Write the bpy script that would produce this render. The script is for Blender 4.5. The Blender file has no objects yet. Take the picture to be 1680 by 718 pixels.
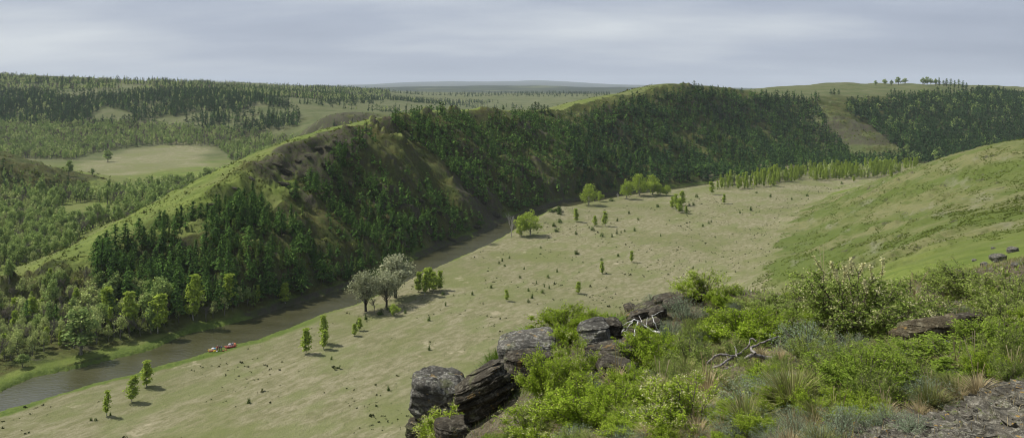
import bpy, math, random
import numpy as np
from math import radians, sin, cos, pi
C = bpy.context.scene.collection
scene = bpy.context.scene
random.seed(7); RNG = np.random.default_rng(11)

# ------------------------------------------------------------ camera
CAM_Z, FPX, U0, V0 = 80.0, 1200.0, 840.0, 150.0      # eye height over the river flat, focal length and horizon of the survey
cam_d = bpy.data.cameras.new('camera'); cam = bpy.data.objects.new('camera', cam_d); C.objects.link(cam)
cam.location = (0, 0, CAM_Z); cam.rotation_euler = (radians(90), 0, 0)
cam_d.sensor_width = 36; cam_d.lens = FPX/1680*36; cam_d.shift_y = -(359-V0)/1680
cam_d.clip_start = 0.1; cam_d.clip_end = 60000
scene.camera = cam

# ------------------------------------------------------------ sky and sun
SUN_EL, SUN_AZ = radians(52), radians(-68)            # azimuth clockwise from +Y (view direction): sun stands to the left, a little ahead
world = bpy.data.worlds.new('World'); scene.world = world; world.use_nodes = True
wn, wl = world.node_tree.nodes, world.node_tree.links
wn.clear()
wout = wn.new('ShaderNodeOutputWorld'); bg = wn.new('ShaderNodeBackground')
sky = wn.new('ShaderNodeTexSky'); sky.sky_type = 'NISHITA'; sky.sun_disc = False
sky.sun_elevation = SUN_EL; sky.sun_rotation = SUN_AZ; sky.air_density = 1.2; sky.dust_density = 2.0
bg.inputs['Strength'].default_value = 0.085
tc = wn.new('ShaderNodeTexCoord')
# cloud deck: direction projected on a flat layer overhead
sep = wn.new('ShaderNodeSeparateXYZ'); wl.new(tc.outputs['Generated'], sep.inputs[0])
def wmath(op, a, b=None, clamp=False):
    n = wn.new('ShaderNodeMath'); n.operation = op; n.use_clamp = clamp
    for i, q in enumerate((a, b)):
        if q is None: continue
        if isinstance(q, (int, float)): n.inputs[i].default_value = q
        else: wl.new(q, n.inputs[i])
    return n.outputs[0]
zz = wmath('ADD', wmath('MAXIMUM', sep.outputs[2], 0.0), 0.16)
px = wmath('DIVIDE', sep.outputs[0], zz); py = wmath('DIVIDE', sep.outputs[1], zz)
comb = wn.new('ShaderNodeCombineXYZ'); wl.new(px, comb.inputs[0]); wl.new(py, comb.inputs[1])
n1 = wn.new('ShaderNodeTexNoise'); n1.inputs['Scale'].default_value = 0.55; n1.inputs['Detail'].default_value = 7; n1.inputs['Roughness'].default_value = 0.52
mp = wn.new('ShaderNodeMapping'); mp.inputs['Scale'].default_value = (0.55, 1.0, 1); mp.inputs['Location'].default_value = (3.1, 1.7, 0); mp.inputs['Rotation'].default_value = (0, 0, 0.25)
wl.new(comb.outputs[0], mp.inputs[0]); wl.new(mp.outputs[0], n1.inputs['Vector'])
# broad brightness: the deck is thinner (brighter) towards the sun side, denser and bluer away from it
tilt = wmath('MULTIPLY_ADD', sep.outputs[0], -0.42)
wn_t = tilt.node; wn_t.inputs[2].default_value = 0.44
mix_f = wmath('ADD', wmath('MULTIPLY', n1.outputs['Fac'], 2.4), wmath('SUBTRACT', tilt, 1.13), clamp=False)
ramp = wn.new('ShaderNodeValToRGB'); wl.new(mix_f, ramp.inputs[0])
e = ramp.color_ramp.elements
e[0].position = 0.10; e[0].color = (2.75, 3.2, 4.25, 1)
e[1].position = 0.95; e[1].color = (7.2, 7.6, 7.9, 1)
m_ = ramp.color_ramp.elements.new(0.5); m_.color = (4.0, 4.5, 5.55, 1)
mixc = wn.new('ShaderNodeMix'); mixc.data_type = 'RGBA'; mixc.inputs[0].default_value = 0.93
wl.new(sky.outputs[0], mixc.inputs[6]); wl.new(ramp.outputs[0], mixc.inputs[7])
wl.new(mixc.outputs[2], bg.inputs['Color']); wl.new(bg.outputs[0], wout.inputs['Surface'])

sun_d = bpy.data.lights.new('sun', 'SUN'); sun_d.energy = 4.7; sun_d.angle = radians(1.2); sun_d.color = (1.0, 0.95, 0.86)
sun = bpy.data.objects.new('sun', sun_d); C.objects.link(sun)
from mathutils import Vector, Matrix
SDIR = Vector((sin(SUN_AZ)*cos(SUN_EL), cos(SUN_AZ)*cos(SUN_EL), sin(SUN_EL)))
sun.rotation_euler = (-SDIR).to_track_quat('-Z', 'Y').to_euler(); sun.location = (0, 0, 300)
scene.view_settings.view_transform = 'Standard'; scene.view_settings.look = 'None'
scene.view_settings.exposure = 0.29; scene.view_settings.gamma = 1.0
scene.render.engine = 'CYCLES'
scene.cycles.use_denoising = True; scene.cycles.filter_width = 1.05
scene.cycles.max_bounces = 6; scene.cycles.diffuse_bounces = 3; scene.cycles.transparent_max_bounces = 6
scene.cycles.volume_bounces = 0; scene.cycles.use_adaptive_sampling = True; scene.cycles.adaptive_threshold = 0.01

# ------------------------------------------------------------ numpy noise
def _hash(ix, iy, seed):
    h = (ix.astype(np.int64)*374761393 + iy.astype(np.int64)*668265263 + seed*1442695040888963) & 0xFFFFFFFF
    h = ((h ^ (h >> 13))*1274126177) & 0xFFFFFFFF
    return ((h ^ (h >> 16)) & 0xFFFFFF)/float(0xFFFFFF)
def vnoise(x, y, seed=0):
    ix = np.floor(x); iy = np.floor(y); fx = x-ix; fy = y-iy
    fx = fx*fx*fx*(fx*(fx*6-15)+10); fy = fy*fy*fy*(fy*(fy*6-15)+10)
    a = _hash(ix, iy, seed); b = _hash(ix+1, iy, seed); c = _hash(ix, iy+1, seed); d = _hash(ix+1, iy+1, seed)
    return (a+(b-a)*fx)*(1-fy)+(c+(d-c)*fx)*fy
def fbm(x, y, seed=0, octs=4, rough=0.5):
    s = 0; a = 1; t = 0
    for k in range(octs):
        s = s+a*(vnoise(x, y, seed+k*17)-0.5)*2; t += a; a *= rough
        x, y = (x*0.8-y*0.6)*2.03+5.3, (x*0.6+y*0.8)*2.03+1.7
    return s/t
def smooth(x, a, b):
    t = np.clip((x-a)/(b-a), 0, 1); return t*t*(3-2*t)

# ------------------------------------------------------------ survey of the terrain: (u, v, distance) sightings
def sight(u, v, Y):
    return ((u-U0)/FPX*Y, Y, CAM_Z-(v-V0)/FPX*Y)
def flat(u, v, z=0.6):
    Y = FPX*(CAM_Z-z)/(v-V0); return ((u-U0)/FPX*Y, Y, z)
NEAR_BANK = [(-500,830),(-300,765),(-120,708),(0,671),(80,650),(146,628),(213,612),(248,601),(310,585),(345,572),(385,562),(420,555),(471,537),(525,514),(576,500),(625,478),(676,455),(722,434),(775,411),(820,390),(850,371),(878,355),(915,342),(954,334),(1020,322),(1088,313),(1167,302)]
FAR_BANK = [(-500,745),(-300,705),(-120,672),(0,641),(58,617),(111,606),(160,593),(208,582),(248,572),(284,555),(319,544),(377,531),(420,518),(471,502),(525,485),(563,473),(610,455),(655,436),(693,419),(726,405),(793,382),(820,367),(850,356),(883,345),(915,335),(954,327),(1020,316),(1088,308),(1167,299)]
NB = np.array([flat(u, v, 0)[:2] for u, v in NEAR_BANK]); FB = np.array([flat(u, v, 0)[:2] for u, v in FAR_BANK])
RIVER = np.vstack([NB, FB[::-1]])

ctrl = []
def line(pts, step=0.05):
    """resample a polyline of (x, y, z) in (azimuth, log distance)"""
    P = np.array(pts, float)
    for a, b in zip(P[:-1], P[1:]):
        ra, rb = math.hypot(a[0], a[1]), math.hypot(b[0], b[1])
        d = math.hypot(math.atan2(a[0], a[1])-math.atan2(b[0], b[1]), math.log(ra/rb))
        n = max(1, int(d/step))
        for k in range(n): ctrl.append(a+(b-a)*k/n)
    ctrl.append(P[-1])
S = lambda *pts: [sight(*p) for p in pts]
# crest of the wooded ridge across the river, then the high hill beyond it
CREST = [(-60,500,255),(-10,482,258),(50,455,262),(105,428,272),(160,402,285),(250,358,305),(320,322,322),(370,296,335),(440,264,355),(500,239,378),(560,220,402),(610,206,430),(660,194,480),(720,186,530),(790,184,585),(860,184,640),(910,180,690),(960,168,750),(1020,154,820),(1080,144,870),(1130,141,900),(1190,147,960),(1240,155,1010)]
line(S(*CREST))
# its far side falls to the back valley
line(S((-60,470,330),(50,410,370),(160,372,400),(250,355,430),(370,330,480),(440,315,520),(500,295,600),(560,270,700),(610,235,850)))
# plateau behind the crest
line(S((660,197,560),(720,192,640),(790,190,700),(860,186,770),(930,176,860),(1000,160,960),(1100,150,1100)))
line(S((640,196,700),(700,195,900),(800,192,1000),(880,184,1150)))
# spurs and gullies of the river side
line(S((615,207,432),(660,230,436),(700,256,436),(760,305,432),(800,340,430),(822,362,430)))
line(S((525,231,388),(580,256,386),(634,318,376),(693,356,380),(732,392,385)))
line(S((455,262,358),(475,309,345),(525,368,325),(556,430,308)))
line(S((330,325,318),(360,380,296),(400,450,272)))
line(S((575,300,378),(620,360,362),(665,405,352)))
line(S((500,300,352),(545,370,338),(600,430,322)))
line(S((650,260,440),(720,320,420),(775,368,400)))
line(S((770,215,560),(830,265,525),(880,310,490),(905,330,480)))
line(S((860,186,640),(930,240,610),(1000,285,580),(1040,308,575)))
line(S((700,215,500),(780,275,478),(840,330,450)))
line(S((960,200,720),(1040,260,670),(1090,298,620)))
line(S((1060,170,830),(1150,240,760),(1200,285,710)))
# foot of the slope
FOOT = [(100,560),(160,548),(250,533),(350,515),(420,505),(475,494),(530,476),(600,452),(655,430),(695,413),(735,397),(800,374),(850,350),(890,340),(960,324),(1030,313),(1100,305),(1180,297)]
line([flat(u, v, 2.5) for u, v in FOOT])
line([flat(u, v, 2.5) for u, v in [(1180,297),(1250,290),(1320,282),(1400,276),(1480,270),(1600,262),(1750,255)]])
# upper edge and skyline of the wooded slopes to the right
line(S((1240,160,1010),(1320,163,1050),(1350,178,1000),(1385,172,1050),(1430,160,1120),(1500,158,1180),(1600,158,1220),(1750,160,1250)))
line(S((1200,149,1150),(1330,147,1300),(1460,140,1350),(1560,142,1450),(1680,145,1500),(1900,146,1500)))
line(S((1340,185,1000),(1385,205,950),(1430,235,890),(1475,265,830)))
line(S((1290,190,1010),(1310,240,900)))
line(S((1470,205,1010),(1560,215,980),(1680,212,1000)))
line(S((1200,220,880),(1300,225,920)))
line(S((1100,152,2500),(1400,150,2600),(1700,150,2800),(2100,150,2800)), 0.1)
# back valley floor, left
for p in [(-200,330),(-100,345),(0,400),(60,440),(0,350),(100,350),(100,390),(200,330),(200,360),(250,335),(300,315),(200,300),(150,285),(300,280),(150,262),(250,262),(330,268),(380,262),(200,248),(300,246),(420,262),(440,248),(-100,560),(-100,480),(-250,520),(20,520),(0,600),(60,560)]:
    ctrl.append(np.array(flat(*p, 1.2)))
line([flat(0,250,3),flat(120,246,3),flat(250,241,3),flat(360,241,3),flat(470,243,4)])
# dark spur entering from the left
line(S((-300,225,600),(-100,248,560),(0,263,550),(60,276,560),(115,293,575),(150,306,600)))
line(S((-300,330,500),(-100,330,500),(0,330,505),(80,328,530),(130,322,560)))
line(S((-300,250,720),(-100,262,700),(50,277,700)))
# far slope of the back valley up to its plateau
line(S((-400,190,1300),(0,195,1180),(80,195,1190),(170,187,1200),(260,195,1180),(350,205,1120),(400,198,1130),(480,205,1060)))
line(S((-400,150,1500),(0,158,1380),(100,150,1400),(190,150,1400),(300,158,1400),(420,166,1280),(480,172,1250)))
line(S((-400,122,1700),(-100,124,1700),(0,127,1700),(100,131,1760),(200,135,1850),(330,138,1900),(450,143,2000),(560,148,2150),(640,151,2300)))
line(S((-400,120,3000),(0,125,3000),(300,136,3000),(560,146,3200)), 0.1)
line(S((486,226,1000),(505,206,985),(530,194,978),(560,190,972),(592,194,965)))
line(S((500,238,955),(530,238,940),(570,232,925),(600,228,915)))
line(S((500,205,1080),(560,192,1090),(610,188,1100)))
line(S((500,190,1130),(560,180,1250),(620,172,1500),(640,165,1800)))
line(S((640,182,1300),(740,182,1600),(850,180,1900)))
line(S((640,165,1900),(720,170,2000),(800,166,2300),(860,162,2400),(930,160,2400)))
line(S((600,158,2900),(760,156,2900),(900,153,2900),(1000,155,2900)), 0.1)
# far hills
line(S((300,148,4500),(560,150,4600),(700,152,4600),(860,150,4600),(1000,152,4500)), 0.1)
line(S((400,146,6500),(600,144,6500),(700,142,6500),(800,141,6500),(880,141,6500),(940,144,6300),(1040,144,6300),(1200,146,6500),(1700,148,6500)), 0.08)
line(S((300,151,8500),(700,151,8500),(1100,151,10000)), 0.1)
line(S((300,147,20000),(560,144,20000),(640,139,20000),(740,134,20000),(800,137,20000),(870,132,20000),(950,135,20000),(1020,142,20000),(1200,148,20000)), 0.04)
line(S((-800,140,20000),(0,142,20000),(200,147,20000)), 0.1); line(S((1400,150,20000),(2500,150,20000)), 0.1)
line(S((-800,150,27000),(800,150,27000),(2500,150,27000)), 0.1)
# river meadow
for p in [(-300,900),(-100,760),(0,720),(100,700),(200,760),(300,700),(400,640),(500,760),(500,700),(500,600),(600,640),(600,560),(650,520),(700,560),(700,480),(750,640),(800,500),(800,440),(850,560),(900,500),(900,420),(900,380),(1000,460),(1000,380),(1000,345),(1100,440),(1100,380),(1100,330),(1200,380),(1200,330),(1250,305),(1300,305),(1400,292),(1150,480)]:
    ctrl.append(np.array(flat(*p, 0.9)))
line([flat(1500,288,2),flat(1420,300,2),flat(1345,324,2),flat(1300,360,2.5),flat(1275,395,3.5),flat(1262,430,5),flat(1240,480,8),flat(1190,530,8)])
# green hillside on this bank
line(S((2300,205,240),(1900,218,265),(1680,239,305),(1640,241,325),(1600,246,350),(1540,260,410),(1500,277,475),(1465,289,540)))
line(S((1900,215,420),(1680,262,430),(1600,262,470),(1540,275,560)))
line(S((1680,330,205),(1600,338,245),(1500,345,290),(1430,345,350)))
line(S((1680,368,150),(1600,385,165),(1500,402,195),(1400,410,255),(1340,418,290)))
line(S((1500,372,235),(1580,362,205)))
line(S((1680,398,110),(1600,420,110),(1500,440,110),(1400,470,135),(1300,485,230)))
# the hill under our feet
line(S((640,800,11.5),(690,752,12),(760,705,13),(820,628,14),(900,565,15),(1000,535,16),(1100,492,17),(1180,482,18),(1300,497,18),(1400,487,21),(1500,466,25),(1600,444,34),(1680,424,48),(1850,395,60)))
line(S((700,900,7),(850,760,8),(1000,718,6.6),(1300,718,5.0),(1600,718,4.0),(1900,718,3.6)))
line(S((900,640,10.5),(1050,600,11),(1200,600,9.2),(1400,600,8),(1600,565,8.6),(1800,560,8.6)))
line(S((1150,540,13),(1300,540,12.5),(1450,530,13),(1600,500,15),(1750,480,17)))
line(S((450,1300,11),(640,1000,17),(760,860,22),(900,740,26),(1000,700,28),(1150,640,30),(1300,560,38),(1400,530,45),(1500,492,52)))
line(S((450,1200,30),(640,1000,50),(800,900,55),(1000,800,62),(1150,700,70),(1300,575,90),(1400,510,95)))
line(S((450,1000,90),(650,850,100),(850,760,120),(1000,690,140),(1150,600,160),(1250,530,175)))
line(S((-1500,1400,8),(-300,1500,8),(200,1400,8),(450,1400,6)))
line(S((-1500,1300,30),(-300,1300,30),(200,1200,30)))
line(S((-1500,1100,70),(-300,1050,80),(200,1000,85)))
line(S((-900,810,145),(0,780,150),(300,770,152)))
for a in range(-180, 181, 15):
    r = 1.2; ctrl.append(np.array((r*sin(radians(a)), r*cos(radians(a)), 78.3)))
for a in (95, 110): 
    for r, z in ((4, 78.6), (12, 79), (40, 80), (150, 82), (500, 80), (2000, 90), (9000, 90)):
        ctrl.append(np.array((r*sin(radians(a)), r*cos(radians(a)), z)))
for a in (-95, -110):
    for r, z in ((4, 78), (12, 76), (40, 60), (150, 20), (500, 20), (2000, 120), (9000, 120)):
        ctrl.append(np.array((r*sin(radians(a)), r*cos(radians(a)), z)))
ctrl = np.array(ctrl)
cq = np.stack([np.arctan2(ctrl[:,0], ctrl[:,1]), np.log(np.hypot(ctrl[:,0], ctrl[:,1]))], 1)
# merge near-duplicates
keep = []
for i in range(len(cq)):
    if all(np.hypot(*(cq[i]-cq[j])) > 0.006 for j in keep): keep.append(i)
cq = cq[keep]; cz = ctrl[keep, 2]
EPS = 0.012
def kern(d2): return np.sqrt(d2+EPS*EPS)
D2 = ((cq[:,None]-cq[None])**2).sum(-1)
N = len(cq)
A = np.zeros((N+3, N+3)); A[:N,:N] = kern(D2)-np.eye(N)*0.004
A[:N,N] = 1; A[:N,N+1:] = cq; A[N,:N] = 1; A[N+1:,:N] = cq.T
w = np.linalg.solve(A, np.concatenate([cz, [0,0,0]]))
def rbf(phi, lr):
    out = np.empty(phi.size); p = phi.ravel(); l = lr.ravel()
    for i in range(0, p.size, 20000):
        a = p[i:i+20000]; b = l[i:i+20000]
        d2 = (a[:,None]-cq[None,:,0])**2+(b[:,None]-cq[None,:,1])**2
        out[i:i+20000] = kern(d2)@w[:N]+w[N]+w[N+1]*a+w[N+2]*b
    return out.reshape(phi.shape)
# fan-shaped grid
PH = np.concatenate([np.arange(-110,-38,1.2), np.arange(-38,38,0.1), np.arange(38,111,1.2)]); PH = np.radians(PH)
LR = np.concatenate([np.arange(math.log(0.6), math.log(60), 0.014), np.arange(math.log(60), math.log(1400), 0.005), np.arange(math.log(1400), math.log(3200), 0.01), np.arange(math.log(3200), math.log(29000), 0.02)])
def lerp_idx(arr, q):
    f = np.interp(q, arr, np.arange(len(arr))); i = np.clip(np.floor(f).astype(int), 0, len(arr)-2); return i, f-i
cPH = np.concatenate([np.linspace(-110,-38,20)[:-1], np.arange(-38,38.01,0.5), np.linspace(38,111,20)[1:]]); cPH = np.radians(cPH)
cLR = np.arange(math.log(0.55), math.log(31000), 0.02)
G = rbf(*np.meshgrid(cPH, cLR, indexing='ij'))
def bil(Gr, A1, A2, a, b):
    i, fi = lerp_idx(A1, a); j, fj = lerp_idx(A2, b)
    return (Gr[i,j]*(1-fi)+Gr[i+1,j]*fi)*(1-fj)+(Gr[i,j+1]*(1-fi)+Gr[i+1,j+1]*fi)*fj
PHg, LRg = np.meshgrid(PH, LR, indexing='ij')
Z0 = bil(G, cPH, cLR, PHg, LRg)
R = np.exp(LRg); X = R*np.sin(PHg); Y = R*np.cos(PHg)
def seg_dist(px, py, poly):
    """distance to an open polyline"""
    d = np.full(px.shape, 1e9)
    for (ax, ay), (bx, by) in zip(poly[:-1], poly[1:]):
        vx, vy = bx-ax, by-ay; t = np.clip(((px-ax)*vx+(py-ay)*vy)/(vx*vx+vy*vy), 0, 1)
        d = np.minimum(d, np.hypot(px-ax-t*vx, py-ay-t*vy))
    return d
def inside(px, py, poly):
    c = np.zeros(px.shape, bool); n = len(poly)
    for k in range(n):
        x1, y1 = poly[k]; x2, y2 = poly[(k+1) % n]
        if y1 == y2: continue
        c ^= ((y1 > py) != (y2 > py)) & (px < (x2-x1)*(py-y1)/(y2-y1)+x1)
    return c
# real relief on the surveyed surface
slope0 = np.hypot(np.gradient(Z0, axis=0)/np.gradient(PHg, axis=0)/R, np.gradient(Z0, axis=1)/np.gradient(LRg, axis=1)/R)
sl = smooth(slope0, 0.12, 0.42)
_g1 = np.gradient(Z0, axis=0)/np.gradient(PHg, axis=0)/R; _g2 = np.gradient(Z0, axis=1)/np.gradient(LRg, axis=1)/R
_gx = _g1*np.cos(PHg)+_g2*np.sin(PHg); _gy = -_g1*np.sin(PHg)+_g2*np.cos(PHg)
FACE = smooth(-0.75*_gx+0.65*_gy, 0.02, 0.22)          # 1 on slopes that fall to the river
FS = np.where((R < 1100) & (X > -360), FACE, 1.0)
mid = smooth(R, 90, 200)*(1-smooth(R, 2600, 4000))
wob = fbm(X/60, Y/60, 5, 3)*18
ribs = 1-2*np.abs(fbm(X/95+wob/95, (Y+0.25*X)/30, 3, 3, 0.5))
rb_ = smooth(X, 60, 110)*smooth(R, 50, 90)*(1-smooth(Y, 480, 560))
Z = Z0+sl*mid*(ribs-0.55)*(7.0+3.5*(1-smooth(R, 480, 650)))*(1-rb_)*FS*smooth(R, 170, 300)*smooth(Z0, 2, 14)
rib2 = 1-2*np.abs(fbm(X/26, (Y+0.25*X+wob*0.3)/9, 31, 3, 0.55))
Z += sl*mid*(rib2-0.5)*(2.3+1.4*(R < 620))*(1-0.5*rb_)*(0.2+0.8*FS)
rib3 = 1-2*np.abs(fbm((X+Y)/22, (Y-X*0.5)/5, 37, 3, 0.6)); Z += sl*mid*(1-rb_)*FS*(rib3-0.5)*1.9*(1-smooth(R, 900, 1300))
Z += (0.15+sl)*mid*fbm(X/22, Y/22, 9, 4)*1.0
Z += smooth(R, 1000, 1700)*fbm(X/230, Y/230, 21, 5, 0.55)*15*(1-smooth(R, 1800, 2700))
Z += smooth(R, 3500, 5500)*(1-smooth(R,9000,11000))*fbm(X/700, Y/700, 22, 5)*13
Z += smooth(R, 14000, 18000)*fbm(X/2600, Y/2600, 23, 4)*40
rightbank = smooth(X, 60, 110)*smooth(R, 50, 90)*(1-smooth(Y, 480, 560))
Z += rightbank*sl*(fbm((X-0.3*Y)/14, (Y+0.3*X)/45, 41, 4)*1.1)
near = 1-smooth(R, 40, 90)
Z += near*smooth(R, 2, 6)*(fbm(X/2.6, Y/2.6, 51, 4)*0.22+fbm(X/0.5, Y/0.5, 57, 3)*0.035)
crag = np.maximum(0, fbm(X/16, Y/7, 61, 4, 0.6)-0.12)
CRAG = sl*mid*smooth(slope0, 0.3, 0.6)*smooth(crag, 0.0, 0.25)
Z += CRAG*1.6
# river bed and banks
msk = (R > 150) & (R < 1000)
dd = np.full(X.shape, 999.0); xs, ys = X[msk], Y[msk]
d_ = np.minimum(seg_dist(xs, ys, NB), seg_dist(xs, ys, FB)); ins = inside(xs, ys, RIVER)
dd[msk] = np.where(ins, -d_, d_)
dd += fbm(X/9, Y/9, 71, 3)*0.9
Zb = np.where(dd < 0, -1.3, -0.9+1.5*smooth(dd, 0, 3.0))
k = smooth(dd, 1.0, 12.0)
Z = np.where(dd < 60, Zb*(1-k)+Z*k, Z)
Z = np.where((dd > 0.5) & (mid > 0) & (Y < 1100) & (R > 120), np.maximum(Z, -0.05+np.minimum(0.5, smooth(dd,0.5,3)*0.5)), Z)
def H(x, y):
    x = np.asarray(x, float); y = np.asarray(y, float)
    return bil(Z, PH, LR, np.arctan2(x, y), np.log(np.maximum(np.hypot(x, y), 0.61)))
RIVD = lambda x, y: bil(dd, PH, LR, np.arctan2(x, y), np.log(np.hypot(x, y)))
def project(x, y, z):
    return U0+FPX*x/y, V0-FPX*(z-CAM_Z)/y
_YS = np.exp(np.linspace(math.log(2), math.log(9000), 3000))
def ground(u, v, ymin=2.0):
    """first terrain point met by the line of sight through (u, v)"""
    zs = CAM_Z-(v-V0)/FPX*_YS; h = H((u-U0)/FPX*_YS, _YS)
    hit = np.where((zs <= h) & (_YS > ymin))[0]
    if len(hit) == 0: return None
    yy = _YS[hit[0]]; x = (u-U0)/FPX*yy
    return x, yy, float(H(x, yy))
# running skyline per column for hiding tests: top visible?
def visible(x, y, z):
    """is the point (x, y, z) in sight over the bare terrain"""
    t = np.linspace(0.03, 0.985, 90)[:, None]
    return np.all(H(x[None]*t, y[None]*t) < CAM_Z+(z[None]-CAM_Z)*t, axis=0)
# ------------------------------------------------------------ materials helpers
def new_mat(name):
    m = bpy.data.materials.new(name); m.use_nodes = True; m.node_tree.nodes.clear(); return m, m.node_tree
class NT:
    def __init__(s, nt): s.n, s.l = nt.nodes, nt.links
    def add(s, t, **kw):
        n = s.n.new(t)
        for k, v in kw.items(): setattr(n, k, v)
        return n
    def link(s, a, b): s.l.new(a, b)
    def setin(s, n, k, v):
        if isinstance(v, bpy.types.NodeSocket): s.l.new(v, n.inputs[k])
        else: n.inputs[k].default_value = v
    def noise(s, vec, scale, detail=4, rough=0.55):
        n = s.add('ShaderNodeTexNoise'); n.inputs['Scale'].default_value = scale; n.inputs['Detail'].default_value = detail; n.inputs['Roughness'].default_value = rough
        s.link(vec, n.inputs['Vector']); return n.outputs['Fac']
    def math(s, op, a, b=0.5, c=None, clamp=False):
        n = s.add('ShaderNodeMath', operation=op, use_clamp=clamp); s.setin(n, 0, a); s.setin(n, 1, b)
        if c is not None: s.setin(n, 2, c)
        return n.outputs[0]
    def ramp(s, f, a, b):
        n = s.add('ShaderNodeMapRange', interpolation_type='SMOOTHSTEP'); s.setin(n, 0, f); s.setin(n, 1, a); s.setin(n, 2, b); return n.outputs[0]
    def mix(s, f, a, b, mode='MIX'):
        n = s.add('ShaderNodeMix', data_type='RGBA', blend_type=mode); s.setin(n, 0, f)
        for k, v in ((6, a), (7, b)):
            if isinstance(v, tuple): n.inputs[k].default_value = (*v, 1) if len(v) == 3 else v
            else: s.link(v, n.inputs[k])
        return n.outputs[2]
    def attr(s, name): return s.add('ShaderNodeAttribute', attribute_name=name)
    def bsdf(s, col, rough=0.9, spec=0.2, bump=None, bstr=0.5, bdist=0.1):
        b = s.add('ShaderNodeBsdfPrincipled'); s.setin(b, 'Base Color', (*col, 1) if isinstance(col, tuple) else col)
        s.setin(b, 'Roughness', rough); b.inputs['Specular IOR Level'].default_value = spec
        if bump is not None:
            bp = s.add('ShaderNodeBump'); s.link(bump, bp.inputs['Height']); bp.inputs['Strength'].default_value = bstr; bp.inputs['Distance'].default_value = bdist
            s.link(bp.outputs[0], b.inputs['Normal'])
        return b.outputs[0]
    def out(s, sh, vol=None):
        o = s.add('ShaderNodeOutputMaterial')
        if sh is not None: s.link(sh, o.inputs['Surface'])
        if vol is not None: s.link(vol, o.inputs['Volume'])

def make_mesh(name, verts, faces_flat, nper, attrs=None, mats=(), smooth_=False, matidx=None):
    """verts (N,3), faces as flat index array with nper corners each"""
    me = bpy.data.meshes.new(name); verts = np.asarray(verts, np.float32); f = np.asarray(faces_flat, np.int32).ravel()
    nf = len(f)//nper
    me.vertices.add(len(verts)); me.vertices.foreach_set('co', verts.ravel())
    me.loops.add(len(f)); me.loops.foreach_set('vertex_index', f)
    me.polygons.add(nf); me.polygons.foreach_set('loop_start', np.arange(0, nf*nper, nper, dtype=np.int32))
    try: me.polygons.foreach_set('loop_total', np.full(nf, nper, np.int32))
    except Exception: pass
    me.polygons.foreach_set('use_smooth', np.full(nf, smooth_, bool))
    if matidx is not None: me.polygons.foreach_set('material_index', np.asarray(matidx, np.int32))
    for m in mats: me.materials.append(m)
    for k, (typ, dom, data) in (attrs or {}).items():
        a = me.attributes.new(k, typ, dom)
        a.data.foreach_set('color' if 'COLOR' in typ else ('vector' if typ == 'FLOAT_VECTOR' else 'value'), np.asarray(data, np.float32).ravel())
    me.update(calc_edges=True); return me
def link(name, me, parent=None, loc=None, **props):
    o = bpy.data.objects.new(name, me); C.objects.link(o)
    if parent is not None: o.parent = parent
    if loc is not None: o.location = loc
    for k, v in props.items(): o[k] = v
    return o

# ------------------------------------------------------------ ground cover masks
Uu, Vv = project(X, np.maximum(Y, 0.5), Z)
gz1 = np.gradient(Z, axis=0)/np.gradient(PHg, axis=0)/R; gz2 = np.gradient(Z, axis=1)/np.gradient(LRg, axis=1)/R
slope = np.hypot(gz1, gz2)
# world gradient
gx = gz1*np.cos(PHg)+gz2*np.sin(PHg); gy = -gz1*np.sin(PHg)+gz2*np.cos(PHg)
def wpoly(pts): return np.array([flat(u, v, 0)[:2] for u, v in pts])
MEADOW = wpoly([(-500,2000),(-500,745),(-300,705),(0,671),(213,612),(420,555),(576,500),(676,455),(820,390),(915,342),(1020,322),(1167,302),(1250,285),(1500,270),(1520,285),(1425,299),(1345,324),(1318,345),(1296,372),(1278,395),(1268,420),(1255,450),(1230,500),(1180,560),(1100,700),(1000,900),(900,2000)])
md = np.minimum(seg_dist(X, Y, MEADOW), 200); md = np.where(inside(X, Y, MEADOW), md, -md)
_mp = np.array([(1520,270),(1520,284),(1430,300),(1345,326),(1318,344),(1296,370),(1278,394),(1266,425),(1262,450),(1290,480),(900,480),(700,270)])
_md = np.minimum(seg_dist(Uu, Vv, _mp[1:-2]), 400)*0.25*np.clip(R/400, .4, 2); _md = np.where(inside(Uu, Vv, _mp), _md, -_md)
md = np.where((Uu > 1150) & (R > 190) & (R < 900) & (Z < 14), np.where(_md > -50, _md, md), md)
md = md+fbm(X/14, Y/14, 81, 4)*7
M_DRY = smooth(md, -2.5, 2.5)*(R > 95)
LEFTMEADOW = wpoly([(150,262),(200,247),(290,241),(350,244),(372,262),(360,272),(300,280),(240,290),(180,298),(130,296),(100,285),(110,270)])
lm = np.minimum(seg_dist(X, Y, LEFTMEADOW), 200); lm = np.where(inside(X, Y, LEFTMEADOW), lm, -lm)+fbm(X/60, Y/60, 83, 3)*25
M_DRY = np.maximum(M_DRY, 0.62*smooth(lm, -20, 30))
# river-facing slopes of the ridge: thin soil, brown litter under the trees
riverside = smooth(0.6*(gx*(-0.75)+gy*0.65)+0.4*(_gx*(-0.75)+_gy*0.65), 0.06, 0.26)*(R > 180)*(R < 1350)*(X > -330)*(1-M_DRY)
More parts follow.
